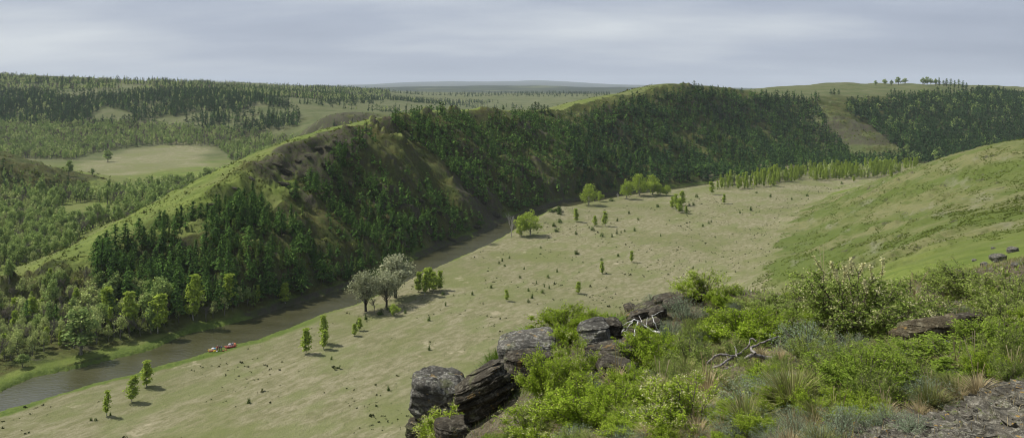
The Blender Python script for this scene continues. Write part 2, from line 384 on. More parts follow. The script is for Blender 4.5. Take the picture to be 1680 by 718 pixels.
# only across the river
cross = inside(X, Y, np.vstack([FB, [[600, 800], [1500, 1200], [1500, 2500], [-1200, 2500], [-600, 300]]]))
FLOOR = riverside*cross
FLOOR = np.maximum(FLOOR, smooth(slope, 0.15, 0.3)*(R > 900)*(R < 1900)*(Uu < 640)*0.2)
FLOOR = np.maximum(FLOOR, 0.75*cross*(Z < 3.5)*(R < 330)*smooth(dd, 4, 9))
FLOOR = np.maximum(FLOOR, (X < -230)*(R > 430)*(R < 740)*(Uu < 165)*smooth(Z, 3, 7))
_sp = np.array([(40,462),(160,400),(250,354),(370,290),(450,256),(488,262),(478,318),(440,345),(395,352),(330,382),(250,400),(190,430),(110,455)])
_sd = np.minimum(seg_dist(Uu, Vv, np.vstack([_sp, _sp[:1]])), 60); _sd = np.where(inside(Uu, Vv, _sp), _sd, -_sd)+fbm(X/10, Y/10, 93, 4)*14
FLOOR *= 1-smooth(_sd, -6, 8)*(R > 225)*(R < 400)
ROCK = smooth(CRAG*1.0, 0.25, 1.0)*(0.25+0.55*FLOOR)
ROCK = np.maximum(ROCK, smooth(slope, 0.95, 1.4)*mid*0.45*cross)
# bare cliffs
def blob(u, v, Yd, ru, rd):
    x0, y0, _ = sight(u, v, Yd); return np.exp(-(((X-x0)/ru)**2+((Y-y0)/rd)**2))
CL = 1.6*blob(545,215,955,55,45)+0.75*blob(1405,225,930,60,60)+0.4*blob(175,190,1210,35,60)+0.5*blob(412,175,1230,45,50)+blob(450,300,350,10,14)+blob(500,262,375,16,12)+blob(560,238,400,16,12)+blob(800,350,440,30,18)+blob(745,392,380,25,10)
CL = np.clip(CL*1.2, 0, 1)
ROCK = np.clip(np.maximum(ROCK, CL*smooth(fbm(X/12, Y/8, 91, 4, 0.6), -0.35, 0.25)*smooth(slope, 0.2, 0.45)), 0, 1)
ROCK = np.maximum(ROCK, smooth(CL, 0.3, 0.7)*smooth(fbm(X/18, Y/11, 92, 4, 0.6), -0.45, 0.0)*0.95)
ROCK *= 1-smooth(R, 2000, 3000)
ROCK = np.maximum(ROCK, smooth(fbm(X/5, Y/9, 95, 4, 0.6), 0.42, 0.6)*rightbank*smooth(slope, 0.2, 0.4)*0.8)
ROCK = np.where(dd < 5, np.maximum(ROCK, cross*smooth(slope0, 0.35, 0.5)*(1-smooth(dd, 1.5, 5))), ROCK)
FORESTFAR = smooth(R, 3300, 4200)
BANK = (1-smooth(dd+fbm(X/12, Y/12, 97, 3)*4, 2.5, 8))*(dd > -3)
LUSH = np.clip(np.maximum(BANK*0.9, smooth(fbm(X/45, Y/45, 99, 4), 0.05, 0.6)*0.35), 0, 1)
STRIP_G = np.where(inside(X, Y, np.vstack([FB, [[600, 800], [1500, 1200], [1500, 2500], [-1200, 2500], [-600, 300]]])), 0.75, 0.35+0.65*(1-smooth(Uu, 380, 620)))
BANK = BANK*STRIP_G; LUSH = np.maximum(BANK*0.9, smooth(fbm(X/45, Y/45, 99, 4), 0.05, 0.6)*0.3)
cov = np.stack([ROCK, M_DRY*(1-0.85*BANK), FLOOR, LUSH], -1).reshape(-1, 4)
NEARM = near
cov2 = np.stack([NEARM, FORESTFAR, rightbank, smooth(R, 800, 1000)], -1).reshape(-1, 4)

def ground_material():
    m, nt = new_mat('hillside_ground'); t = NT(nt)
    geo = t.add('ShaderNodeNewGeometry'); P = geo.outputs['Position']
    a = t.attr('cover'); sp = t.add('ShaderNodeSeparateColor'); t.link(a.outputs['Color'], sp.inputs[0])
    rock, dry, floor_, lush = sp.outputs[0], sp.outputs[1], sp.outputs[2], a.outputs['Alpha']
    a2 = t.attr('zone'); sp2 = t.add('ShaderNodeSeparateColor'); t.link(a2.outputs['Color'], sp2.inputs[0]); nearm, farf, rb = sp2.outputs
    nb = t.noise(P, 0.022, 5, 0.6); nm = t.noise(P, 0.11, 5, 0.6); ns = t.noise(P, 0.7, 5, 0.7); nf = t.noise(P, 3.5, 4, 0.65)
    # streaky noise along the rake of the flat
    mp = t.add('ShaderNodeMapping', vector_type='TEXTURE'); mp.inputs['Rotation'].default_value = (0, 0, radians(58)); mp.inputs['Scale'].default_value = (1.9, 0.85, 1); t.link(P, mp.inputs[0])
    nstr = t.noise(mp.outputs[0], 0.5, 6, 0.68); nstb = t.noise(mp.outputs[0], 0.09, 4, 0.6)
    grass = t.mix(t.ramp(nm, 0.35, 0.68), (0.095, 0.132, 0.024), (0.145, 0.180, 0.040))
    grass = t.mix(t.math('MULTIPLY', t.ramp(nb, 0.42, 0.62), 0.6), grass, (0.135, 0.140, 0.052))
    grass = t.mix(t.math('MULTIPLY', t.ramp(ns, 0.48, 0.72), 0.55), grass, (0.055, 0.08, 0.02))
    grass = t.mix(a2.outputs['Alpha'], grass, t.mix(t.ramp(nb, 0.38, 0.62), t.mix(t.ramp(nm, 0.4, 0.6), (0.062, 0.080, 0.026), (0.088, 0.105, 0.036)), (0.108, 0.116, 0.052)))
    # hillside on this bank: fresher turf with duller straw-coloured bands
    mp2 = t.add('ShaderNodeMapping', vector_type='TEXTURE'); mp2.inputs['Rotation'].default_value = (0, 0, radians(112)); mp2.inputs['Scale'].default_value = (3.6, 1.0, 1); t.link(P, mp2.inputs[0])
    nband = t.noise(mp2.outputs[0], 0.035, 5, 0.55); nb2 = t.noise(mp2.outputs[0], 0.35, 5, 0.7)
    turf = t.mix(t.ramp(nband, 0.40, 0.60), (0.088, 0.115, 0.026), (0.150, 0.150, 0.066))
    turf = t.mix(t.math('MULTIPLY', t.ramp(nb2, 0.48, 0.66), 0.6), turf, (0.062, 0.090, 0.018))
    turf = t.mix(t.math('MULTIPLY', t.ramp(t.noise(mp2.outputs[0], 1.6, 4, 0.7), 0.52, 0.7), 0.6), turf, (0.06, 0.08, 0.025))
    turf = t.mix(t.math('MULTIPLY', t.ramp(nstb, 0.55, 0.7), 0.5), turf, (0.19, 0.185, 0.13))
    grass = t.mix(rb, grass, turf)
    dryc = t.mix(t.ramp(nstr, 0.36, 0.66), (0.150, 0.148, 0.072), (0.248, 0.228, 0.142))
    dryc = t.mix(t.math('MULTIPLY', t.ramp(nstb, 0.46, 0.64), 0.7), dryc, (0.145, 0.165, 0.062))
    dryc = t.mix(t.math('MULTIPLY', t.ramp(t.noise(P, 0.011, 4, 0.6), 0.45, 0.6), 0.5), dryc, (0.120, 0.128, 0.052))
    dryc = t.mix(t.math('MULTIPLY', t.ramp(nb, 0.50, 0.64), 0.55), dryc, (0.135, 0.155, 0.05))
    dryc = t.mix(t.math('MULTIPLY', t.ramp(nf, 0.54, 0.70), 0.6), dryc, (0.085, 0.08, 0.04))
    dryc = t.mix(t.math('MULTIPLY', t.ramp(t.noise(P, 1.3, 4, 0.75), 0.54, 0.66), 0.45), dryc, (0.10, 0.10, 0.045))
    dryc = t.mix(t.math('MULTIPLY', t.ramp(t.noise(P, 0.06, 5, 0.7), 0.62, 0.68), 0.45), dryc, (0.40, 0.35, 0.24))
    floorc = t.mix(t.ramp(nm, 0.38, 0.66), (0.044, 0.060, 0.013), (0.070, 0.066, 0.020))
    floorc = t.mix(t.math('MULTIPLY', t.ramp(ns, 0.45, 0.70), 0.8), floorc, (0.100, 0.125, 0.030))
    floorc = t.mix(t.math('MULTIPLY', t.ramp(nf, 0.45, 0.70), 0.5), floorc, (0.03, 0.03, 0.016))
    lushc = t.mix(t.ramp(ns, 0.35, 0.7), (0.065, 0.100, 0.018), (0.115, 0.150, 0.034))
    rockc = t.mix(t.ramp(nf, 0.35, 0.65), (0.028, 0.025, 0.017), (0.100, 0.090, 0.060))
    rockc = t.mix(t.math('MULTIPLY', t.ramp(t.noise(P, 0.35, 5, 0.65), 0.44, 0.62), 0.8), rockc, (0.062, 0.080, 0.022))
    farc = t.mix(t.ramp(t.noise(P, 0.004, 6, 0.62), 0.46, 0.58), (0.020, 0.032, 0.016), (0.040, 0.056, 0.024))
    farc = t.mix(t.math('MULTIPLY', t.ramp(t.noise(P, 0.0013, 4, 0.6), 0.58, 0.62), 0.8), farc, (0.10, 0.115, 0.05))
    soil = t.mix(t.ramp(nf, 0.35, 0.65), (0.060, 0.050, 0.032), (0.135, 0.118, 0.078))
    soil = t.mix(t.ramp(ns, 0.48, 0.62), soil, (0.085, 0.10, 0.035))
    mp3 = t.add('ShaderNodeMapping', vector_type='TEXTURE'); mp3.inputs['Rotation'].default_value = (0, 0, radians(-14)); mp3.inputs['Scale'].default_value = (4.0, 1.0, 1); t.link(P, mp3.inputs[0])
    nsp = t.noise(mp3.outputs[0], 0.09, 5, 0.65)
    floorc = t.mix(t.math('MULTIPLY', t.ramp(nsp, 0.52, 0.60), 0.6), floorc, (0.115, 0.130, 0.038))
    floorc = t.mix(t.math('MULTIPLY', t.ramp(t.noise(mp3.outputs[0], 0.22, 5, 0.7), 0.56, 0.64), 0.6), floorc, (0.05, 0.046, 0.036))
    def sharp(x, n, w=0.35): return t.ramp(t.math('ADD', x, t.math('MULTIPLY', t.math('SUBTRACT', n, 0.5), w*2)), 0.30, 0.70)
    c = t.mix(sharp(dry, ns, 0.25), grass, dryc)
    c = t.mix(sharp(floor_, ns), c, floorc)
    c = t.mix(sharp(lush, ns, 0.4), c, lushc)
    c = t.mix(sharp(rock, nf, 0.5), c, rockc)
    c = t.mix(farf, c, farc)
    c = t.mix(nearm, c, soil)
    bh = t.math('ADD', t.math('MULTIPLY', ns, 0.9), t.math('MULTIPLY', nf, 0.35))
    t.out(t.bsdf(c, 0.95, 0.1, bh, 0.9, 0.55)); return m
nphi, nr = X.shape
idx = np.arange(nphi*nr).reshape(nphi, nr)
quads = np.stack([idx[:-1,:-1], idx[:-1,1:], idx[1:,1:], idx[1:,:-1]], -1).reshape(-1)
gme = make_mesh('terrain', np.stack([X, Y, Z], -1).reshape(-1, 3), quads, 4,
    {'cover': ('FLOAT_COLOR', 'POINT', cov), 'zone': ('FLOAT_COLOR', 'POINT', cov2)}, [ground_material()], True)
# make sure normals point up
nz = gme.polygons[len(gme.polygons)//2].normal.z
if nz < 0: gme.flip_normals()
link('terrain', gme, kind='structure')

# ------------------------------------------------------------ river
def water_material():
    m, nt = new_mat('river_water'); t = NT(nt)
    geo = t.add('ShaderNodeNewGeometry'); P = geo.outputs['Position']
    mp = t.add('ShaderNodeMapping'); mp.inputs['Rotation'].default_value = (0, 0, radians(-35)); mp.inputs['Scale'].default_value = (0.35, 1, 1); t.link(P, mp.inputs[0])
    n1 = t.noise(mp.outputs[0], 1.6, 4, 0.6); n2 = t.noise(mp.outputs[0], 0.12, 3, 0.5)
    b = t.bsdf(t.mix(t.ramp(n2, 0.35, 0.65), (0.050, 0.049, 0.022), (0.066, 0.064, 0.032)), 0.09, 0.5, n1, 1.0, 0.16)
    b.node.inputs['IOR'].default_value = 1.75; b.node.inputs['Specular IOR Level'].default_value = 0.9
    t.out(b); return m
rw = RIVER.copy()
# widen under the banks so that the shore line is where the ground meets the water
def resamp(P, n=60):
    s = np.r_[0, np.cumsum(np.hypot(*np.diff(P, axis=0).T))]; q = np.linspace(0, s[-1], n)
    return np.c_[np.interp(q, s, P[:,0]), np.interp(q, s, P[:,1])]
RN, RF = resamp(NB), resamp(FB)
cen = (RN+RF)/2; wide = 1.35
nbw = cen+(RN-cen)*wide; fbw = cen+(RF-cen)*wide
wv = np.concatenate([np.c_[nbw, np.full(len(nbw), -0.45)], np.c_[fbw, np.full(len(fbw), -0.45)]])
n_ = len(RN); wf = []
for i in range(n_-1): wf += [i, i+1, n_+i+1, n_+i]
wme = make_mesh('river', wv, wf, 4, None, [water_material()])
if wme.polygons[0].normal.z < 0: wme.flip_normals()
link('river', wme, kind='structure')

# ------------------------------------------------------------ haze
def haze():
    lo = (-30000, -12000, -60); hi = (30000, 30500, 700)
    v = [(x, y, z) for x in (lo[0], hi[0]) for y in (lo[1], hi[1]) for z in (lo[2], hi[2])]
    f = [0,1,3,2, 4,6,7,5, 0,4,5,1, 2,3,7,6, 0,2,6,4, 1,5,7,3]
    m, nt = new_mat('air'); t = NT(nt)
    pv = t.add('ShaderNodeVolumePrincipled'); pv.inputs['Color'].default_value = (0.80, 0.89, 1.0, 1); pv.inputs['Density'].default_value = HAZE_D; pv.inputs['Anisotropy'].default_value = 0.0
    t.out(None, pv.outputs[0])
    link('haze', make_mesh('haze', v, f, 4, None, [m]), kind='stuff', label='pale blue air that softens the far hills')
HAZE_D = 0.00005
haze()
# ------------------------------------------------------------ vegetation: materials
def leaf_material(name, c1, c2, c3, trans=0.3, rough=0.65, nscale=0.12, var=0.35):
    m, nt = new_mat(name); t = NT(nt)
    geo = t.add('ShaderNodeNewGeometry'); P = geo.outputs['Position']
    a = t.attr('tint'); oi = t.add('ShaderNodeObjectInfo')
    f = t.math('FRACT', t.math('ADD', a.outputs['Fac'], t.math('MULTIPLY', oi.outputs['Random'], 1.0)))
    f2 = t.ramp(t.noise(P, nscale, 3, 0.6), 0.36, 0.64); f3 = t.ramp(t.noise(P, nscale*0.22, 3, 0.6), 0.38, 0.62)
    c = t.mix(t.math('MULTIPLY_ADD', f, 0.6, t.math('MULTIPLY', f2, 0.4)), c1, c2)
    c = t.mix(t.math('MULTIPLY', t.ramp(t.math('FRACT', t.math('MULTIPLY', f, 7.31)), 0.70, 0.95), 0.8), c, c3)
    c = t.mix(t.math('MULTIPLY_ADD', f3, -var, var), c, tuple(q*0.45 for q in c1))
    d = t.add('ShaderNodeBsdfDiffuse'); t.link(c, d.inputs[0])
    tr = t.add('ShaderNodeBsdfTranslucent'); t.link(c, tr.inputs[0])
    gl = t.add('ShaderNodeBsdfGlossy'); gl.inputs['Roughness'].default_value = 0.5; t.link(c, gl.inputs[0])
    mx = t.add('ShaderNodeMixShader'); mx.inputs[0].default_value = trans; t.link(d.outputs[0], mx.inputs[1]); t.link(tr.outputs[0], mx.inputs[2])
    m2 = t.add('ShaderNodeMixShader'); m2.inputs[0].default_value = 0.06; t.link(mx.outputs[0], m2.inputs[1]); t.link(gl.outputs[0], m2.inputs[2])
    t.out(m2.outputs[0]); return m
def bark_material(name, c1, c2, scale=6):
    m, nt = new_mat(name); t = NT(nt); geo = t.add('ShaderNodeNewGeometry')
    n = t.noise(geo.outputs['Position'], scale, 4, 0.7)
    t.out(t.bsdf(t.mix(t.ramp(n, 0.38, 0.62), c1, c2), 0.9, 0.15, n, 0.6, 0.03)); return m
M_PINE = leaf_material('pine_needles', (0.061, 0.125, 0.033), (0.131, 0.235, 0.052), (0.227, 0.358, 0.071), 0.28)
M_PINED = leaf_material('dark_pine_needles', (0.033, 0.068, 0.029), (0.065, 0.124, 0.041), (0.109, 0.190, 0.051), 0.15)
M_LARCH = leaf_material('fresh_larch_needles', (0.105, 0.171, 0.037), (0.178, 0.260, 0.054), (0.223, 0.297, 0.075), 0.25)
M_BIRCH = leaf_material('birch_leaves', (0.260, 0.350, 0.050), (0.350, 0.445, 0.070), (0.40, 0.47, 0.11), 0.5, var=0.05)
M_BROAD = leaf_material('young_broad_leaves', (0.182, 0.263, 0.081), (0.296, 0.388, 0.114), (0.409, 0.478, 0.160), 0.3)
M_SPRING = leaf_material('spring_haze_of_leaves', (0.349, 0.418, 0.154), (0.460, 0.530, 0.184), (0.530, 0.558, 0.251), 0.3)
M_WILLOW = leaf_material('silvery_willow_leaves', (0.251, 0.277, 0.146), (0.357, 0.374, 0.227), (0.422, 0.431, 0.293), 0.3)
M_TWIG = leaf_material('bare_budding_twigs', (0.128, 0.105, 0.087), (0.188, 0.158, 0.132), (0.225, 0.225, 0.120), 0.1)
M_BUSH = leaf_material('meadow_bush_leaves', (0.054, 0.102, 0.017), (0.102, 0.162, 0.029), (0.156, 0.216, 0.042), 0.25)
B_PINE = bark_material('pine_bark', (0.045, 0.036, 0.028), (0.10, 0.075, 0.055))
B_DARK = bark_material('dark_bark', (0.022, 0.018, 0.014), (0.055, 0.045, 0.036))
B_GREY = bark_material('grey_bark', (0.10, 0.095, 0.08), (0.20, 0.19, 0.165))
B_BIRCH = bark_material('birch_bark', (0.09, 0.085, 0.075), (0.55, 0.53, 0.48), 2.5)
B_DEAD = bark_material('bleached_wood', (0.26, 0.24, 0.22), (0.50, 0.48, 0.45), 12)

# ------------------------------------------------------------ vegetation: shapes
def rot_frames(nrm, rng):
    """random tangent frames for normals"""
    a = rng.normal(size=nrm.shape); tx = np.cross(nrm, a); tx /= np.linalg.norm(tx, axis=1)[:, None]+1e-9
    return tx, np.cross(nrm, tx)
def leaf_quads(cen, size, nrm, rng, aspect=0.7, bend=0.0):
    """small leaf sprays: kite shaped quads"""
    nrm = nrm/(np.linalg.norm(nrm, axis=1)[:, None]+1e-9); tx, ty = rot_frames(nrm, rng)
    s = (np.asarray(size)*rng.uniform(0.65, 1.3, len(cen)))[:, None]; a = aspect
    v = np.stack([cen-tx*s, cen-ty*s*a*rng.uniform(.6,1.2,(len(cen),1))+nrm*s*0.18, cen+tx*s, cen+ty*s*a*rng.uniform(.6,1.2,(len(cen),1))+nrm*s*0.18], 1)
    return v.reshape(-1, 3)
def tube(path, rad, sides=5):
    path = np.asarray(path, float); rad = np.asarray(rad, float); n = len(path)
    tg = np.gradient(path, axis=0); tg /= np.linalg.norm(tg, axis=1)[:, None]+1e-9
    up = np.array([0.13, 0.27, 1.0]) if abs(tg[0,2]) < 0.9 else np.array([1.0, 0.2, 0.1])
    a = np.cross(tg, up); a /= np.linalg.norm(a, axis=1)[:, None]+1e-9; b = np.cross(tg, a)
    th = np.arange(sides)*2*pi/sides
    v = path[:,None]+rad[:,None,None]*(np.cos(th)[None,:,None]*a[:,None]+np.sin(th)[None,:,None]*b[:,None])
    i = np.arange(n-1)[:,None]*sides; j = np.arange(sides)[None]; k = (j+1) % sides
    f = np.stack([i+j, i+k, i+sides+k, i+sides+j], -1).reshape(-1, 4)
    return v.reshape(-1, 3), f
class Geo:
    def __init__(s): s.v = []; s.f = []; s.t = []; s.n = 0
    def add(s, v, f, tint=None):
        v = np.asarray(v); s.v.append(v); s.f.append(np.asarray(f).reshape(-1, 4)+s.n); s.n += len(v)
        s.t.append(np.zeros(len(v)) if tint is None else np.asarray(tint))
    def leaves(s, cen, size, nrm, rng, aspect=0.7, tint=None):
        v = leaf_quads(cen, size, nrm, rng, aspect)
        t_ = rng.uniform(0, 0.35, len(cen)) if tint is None else tint
        s.add(v, np.arange(len(v)).reshape(-1, 4), np.repeat(t_, 4))
    def tube(s, path, rad, sides=5): v, f = tube(path, rad, sides); s.add(v, f)
    def get(s):
        if not s.v: return np.zeros((0,3)), np.zeros((0,4), int), np.zeros(0)
        return np.concatenate(s.v), np.concatenate(s.f), np.concatenate(s.t)
def conifer(seed, h=12.0, rmax=2.3, nb=110, per=6, size=0.42, base=0.14, pw=0.8, lean=0.0):
    """a pine or larch: whorls of drooping sprays round a straight stem"""
    rng = np.random.default_rng(seed); tr, cr = Geo(), Geo()
    zz = np.linspace(0, h*0.97, 7); off = np.cumsum(rng.normal(0, 0.05, (7, 2)), 0)*h/12; off[0] = 0
    off[:,0] += lean*(zz/h)**2*h
    tr.tube(np.c_[off, zz], np.linspace(0.017*h, 0.004*h, 7), 5)
    t = base+(1-base)*rng.uniform(0, 1, nb)**1.05; t = np.sort(t); t[-3:] = [0.97, 0.985, 1.0]
    az = rng.uniform(0, 2*pi, nb)
    prof = np.minimum(1, (t-base+0.06)/0.16)*(1-t)**pw*1.15+0.035
    lob = 1+0.28*np.sin(az*2+seed)+0.2*np.sin(az*3+t*9+seed*2)
    L = rmax*prof*lob*rng.uniform(0.6, 1.15, nb)
    cx = np.interp(t*h, zz, off[:,0]); cy = np.interp(t*h, zz, off[:,1])
    for k in range(per):
        f = (k+0.6)/per; f = f**0.8
        jit = rng.normal(0, 0.16, (nb, 3))*size*1.2
        c = np.c_[cx+np.cos(az)*L*f, cy+np.sin(az)*L*f, t*h+0.10*L-0.28*L*f*f]+jit*f
        n = np.c_[np.cos(az)*0.55, np.sin(az)*0.55, np.full(nb, 0.75)]+rng.normal(0, 0.38, (nb, 3))
        cr.leaves(c, size*(0.62+0.5*(1-t))*np.ones(nb), n, rng, 0.62)
    for i in range(0, nb, 6):
        a = np.array([cx[i], cy[i], t[i]*h]); b = np.array([cx[i]+cos(az[i])*L[i]*.8, cy[i]+sin(az[i])*L[i]*.8, t[i]*h-0.08*L[i]])
        tr.tube([a, (a+b)/2+[0,0,0.05], b], [0.035, 0.025, 0.012], 3)
    return tr.get(), cr.get()
def broadleaf(seed, h=11.0, w=6.0, nl=14, per=70, size=0.34, crown0=0.28, sides=5, stems=1, loose=0.5, limb=0.016, narrow=1.0):
    """a broad crown of separate leaf masses on forking limbs, sky showing between them"""
    rng = np.random.default_rng(seed); tr, cr = Geo(), Geo()
    cz = h*(crown0+(1-crown0)*0.52); hz = h*(1-crown0)*0.5
    lob = []
    tries = 0
    while len(lob) < nl and tries < 900:
        tries += 1; p = rng.normal(size=3); p /= np.linalg.norm(p); p = p*rng.uniform(0.35, 0.86)
        zf = p[2]; q = np.array([p[0]*w/2*narrow*(1-0.35*max(0, zf)), p[1]*w/2*narrow*(1-0.35*max(0, zf)), cz+p[2]*hz])
        if all(np.linalg.norm((q-o)/[w, w, hz*2]) > 0.17 for o in lob): lob.append(q)
    lob.append(np.array([rng.normal()*0.06*w, rng.normal()*0.06*w, h*0.93]))
    for s_ in range(stems):
        a0 = rng.uniform(0, 2*pi); b0 = np.array([cos(a0), sin(a0), 0])*(0.05*w if stems > 1 else 0)
        top = np.array([cos(a0)*w*0.12*(stems > 1), sin(a0)*w*0.12*(stems > 1), h*0.86])
        P = np.array([b0+(top-b0)*f+np.r_[rng.normal(0, 0.012*h, 2), 0]*(f > 0) for f in np.linspace(0, 1, 6)])
        tr.tube(P, np.linspace(limb*h*1.35, limb*h*0.25, 6)/math.sqrt(stems), sides)
    for q in lob:
        f = max(0.12, (q[2]/h-0.22)*0.7); a = np.array([0, 0, h*f])+rng.normal(0, 0.01*h, 3)
        mid_ = (a+q)/2+np.array([0, 0, -0.03*h])+rng.normal(0, 0.02*h, 3)
        tr.tube([a, mid_, q], [limb*h*0.45, limb*h*0.28, limb*h*0.1], 3)
        r = 0.22*w*rng.uniform(0.75, 1.25)*(0.8 if nl > 18 else 1)
        n = int(per*rng.uniform(0.7, 1.3)); d = rng.normal(size=(n, 3)); d /= np.linalg.norm(d, axis=1)[:, None]
        rr = r*rng.uniform(0, 1, n)**(0.42)*(1+loose*rng.uniform(-0.3, 0.35, n)); c = q+d*rr[:, None]*[1, 1, 0.8*hz*2/w if hz*2 > w else 0.8]
        cr.leaves(c, np.full(n, size), d*0.7+[0, 0, 0.35]+rng.normal(0, 0.5, (n, 3)), rng, 0.75)
    return tr.get(), cr.get()
def birch(seed, h=10.0, w=3.0, n=600, size=0.26, base=0.18, stems=1):
    """a slim young birch: white stem, narrow airy crown of upswept sprays"""
    rng = np.random.default_rng(seed); tr, cr = Geo(), Geo()
    for s_ in range(stems):
        a0 = rng.uniform(0, 2*pi); o = np.array([cos(a0), sin(a0)])*(0.12*w if stems > 1 else 0); hh = h*rng.uniform(0.82, 1) if s_ else h
        zz = np.linspace(0, hh*0.97, 6); off = np.cumsum(rng.normal(0, 0.012*h, (6, 2)), 0); off[0] = 0; off += o*(1+zz[:,None]/hh*1.2)
        tr.tube(np.c_[off, zz], np.linspace(0.011*h, 0.002*h, 6), 5)
        nb = max(12, n//(14*stems)); t = base+(1-base)*np.sort(rng.uniform(0, 1, nb)); az = rng.uniform(0, 2*pi, nb)
        L = w/2*np.minimum(1, (t-base+0.1)/0.3)*np.clip(1.12-t, 0.1, 1)**0.62*rng.uniform(0.55, 1.2, nb)
        m = max(3, n//(nb*stems))
        cx = np.interp(t*hh, zz, off[:,0]); cy = np.interp(t*hh, zz, off[:,1])
        for k in range(m):
            f = rng.uniform(0.25, 1.0, nb); sp = size*1.5
            c = np.c_[cx+np.cos(az)*L*f, cy+np.sin(az)*L*f, t*hh+L*f*0.55-0.25*L*f*f]+rng.normal(0, sp*0.55, (nb, 3))
            c[:,2] = np.minimum(c[:,2], h*1.01)
            cr.leaves(c, np.full(nb, size), np.c_[np.cos(az), np.sin(az), np.full(nb, 0.4)]+rng.normal(0, 0.6, (nb, 3)), rng, 0.8)
        for i in range(0, nb, 3):
            a = np.array([cx[i], cy[i], t[i]*hh]); b = a+np.array([cos(az[i])*L[i]*.8, sin(az[i])*L[i]*.8, L[i]*.35])
            tr.tube([a, (a+b)/2, b], [0.03, 0.02, 0.01], 3)
    return tr.get(), cr.get()
def bare(seed, h=9.0, w=5.0, depth=4, buds=260, r0=0.014, budsize=0.16, spread=0.75):
    """a leafless tree: forking limbs down to twigs, with a haze of buds"""
    rng = np.random.default_rng(seed); tr, cr = Geo(), Geo(); tips = []
    def grow(p, d, L, r, k):
        q1 = p+d*L*0.5+rng.normal(0, 0.04*L, 3); q2 = p+d*L+rng.normal(0, 0.05*L, 3)
        tr.tube([p, q1, q2], [r, r*0.85, r*0.6], 4 if k > 1 else 3)
        if k == 0: tips.append(q2); return
        for j in range(rng.integers(2, 4)+(1 if k > 2 else 0)):
            dd_ = d+rng.normal(0, spread*0.55, 3)*[w/h*1.7, w/h*1.7, 0.5]+[0, 0, 0.12]; dd_ /= np.linalg.norm(dd_)
            grow(p+(q2-p)*rng.uniform(0.55, 1.0), dd_, L*rng.uniform(0.62, 0.85), r*0.6, k-1)
            tips.append(q2)
    grow(np.zeros(3), np.array([0, 0, 1.0]), h*0.30, r0*h, depth)
    T = np.array(tips)
    if buds:
        c = T[rng.integers(0, len(T), buds)]+rng.normal(0, 0.02*h, (buds, 3))
        cr.leaves(c, np.full(buds, budsize), rng.normal(size=(buds, 3)), rng, 0.5)
    return tr.get(), cr.get()
def bush(seed, h=1.0, w=1.0, n=160, size=0.09, up=0.5):
    rng = np.random.default_rng(seed); tr, cr = Geo(), Geo()
    d = rng.normal(size=(n, 3)); d[:,2] = np.abs(d[:,2]); d /= np.linalg.norm(d, axis=1)[:, None]
    rr = rng.uniform(0.45, 1.0, n)*(1+0.25*np.sin(np.arctan2(d[:,1], d[:,0])*3+seed))
    c = d*rr[:, None]*[w/2, w/2, h]
    cr.leaves(c, np.full(n, size), d+[0, 0, up]+rng.normal(0, 0.5, (n, 3)), rng, 0.7)
    for i in range(7):
        a = rng.uniform(0, 2*pi); tr.tube([[0,0,0],[cos(a)*w*.15, sin(a)*w*.15, h*.4],[cos(a)*w*.3, sin(a)*w*.3, h*.8]], [0.02*h, 0.014*h, 0.006*h], 3)
    return tr.get(), cr.get()
def proto(name, gen, leafm, barkm):
    (tv, tf, tt), (cv, cf, ct) = gen
    trunk = make_mesh(name+'_trunk', tv, tf, 4, {'tint': ('FLOAT', 'POINT', tt)}, [barkm], True)
    crown = make_mesh(name+'_crown', cv, cf, 4, {'tint': ('FLOAT', 'POINT', ct)}, [leafm], False) if len(cv) else None
    return dict(trunk=trunk, crown=crown, raw=(tv, tf, tt, cv, cf, ct), leaf=leafm, bark=barkm, h=max(tv[:,2].max(), cv[:,2].max() if len(cv) else 0))
PR = {
 'pine': [proto('pine', conifer(s, 12, r, 105, 6, 0.46, b, p), M_PINE, B_PINE) for s, r, b, p in ((1, 2.9, .16, .60), (2, 2.4, .12, .78), (3, 3.3, .24, .5), (4, 2.7, .10, .66))],
 'pine_dark': [proto('dark_pine', conifer(s, 12, r, 80, 5, 0.55, b, p), M_PINED, B_PINE) for s, r, b, p in ((11, 3.2, .16, .55), (12, 2.8, .12, .65), (13, 3.5, .2, .45))],
 'larch': [proto('larch', conifer(s, 12, r, 95, 6, 0.36, b, p), M_LARCH, B_PINE) for s, r, b, p in ((21, 2.0, .14, .9), (22, 2.3, .12, .8))],
 'broad': [proto('broadleaf', broadleaf(s, 11, w_, 13, 60, 0.36, c0), M_BROAD, B_GREY) for s, w_, c0 in ((31, 6, .2), (32, 7, .25), (33, 5, .15))],
 'spring': [proto('aspen', broadleaf(s, 11, w_, 12, 46, 0.30, c0, loose=1.0), M_SPRING, B_GREY) for s, w_, c0 in ((41, 5, .25), (42, 6, .3), (43, 4.4, .2))],
 'birch': [proto('birch', birch(s, 10, w_, n_, 0.28, b), M_BIRCH, B_BIRCH) for s, w_, n_, b in ((51, 3.6, 1100, .12), (52, 3.2, 900, .16), (53, 4.4, 1300, .14), (54, 3.8, 1000, .18))],
 'bare': [proto('bare_tree', bare(s, 9, w_, 4, 240), M_TWIG, B_GREY) for s, w_ in ((61, 5), (62, 6), (63, 4))],
 'bushm': [proto('bush', bush(s, 1.0, w_, 150, 0.10), M_BUSH, B_DARK) for s, w_ in ((71, .9), (72, 1.2), (73, .7))],
}
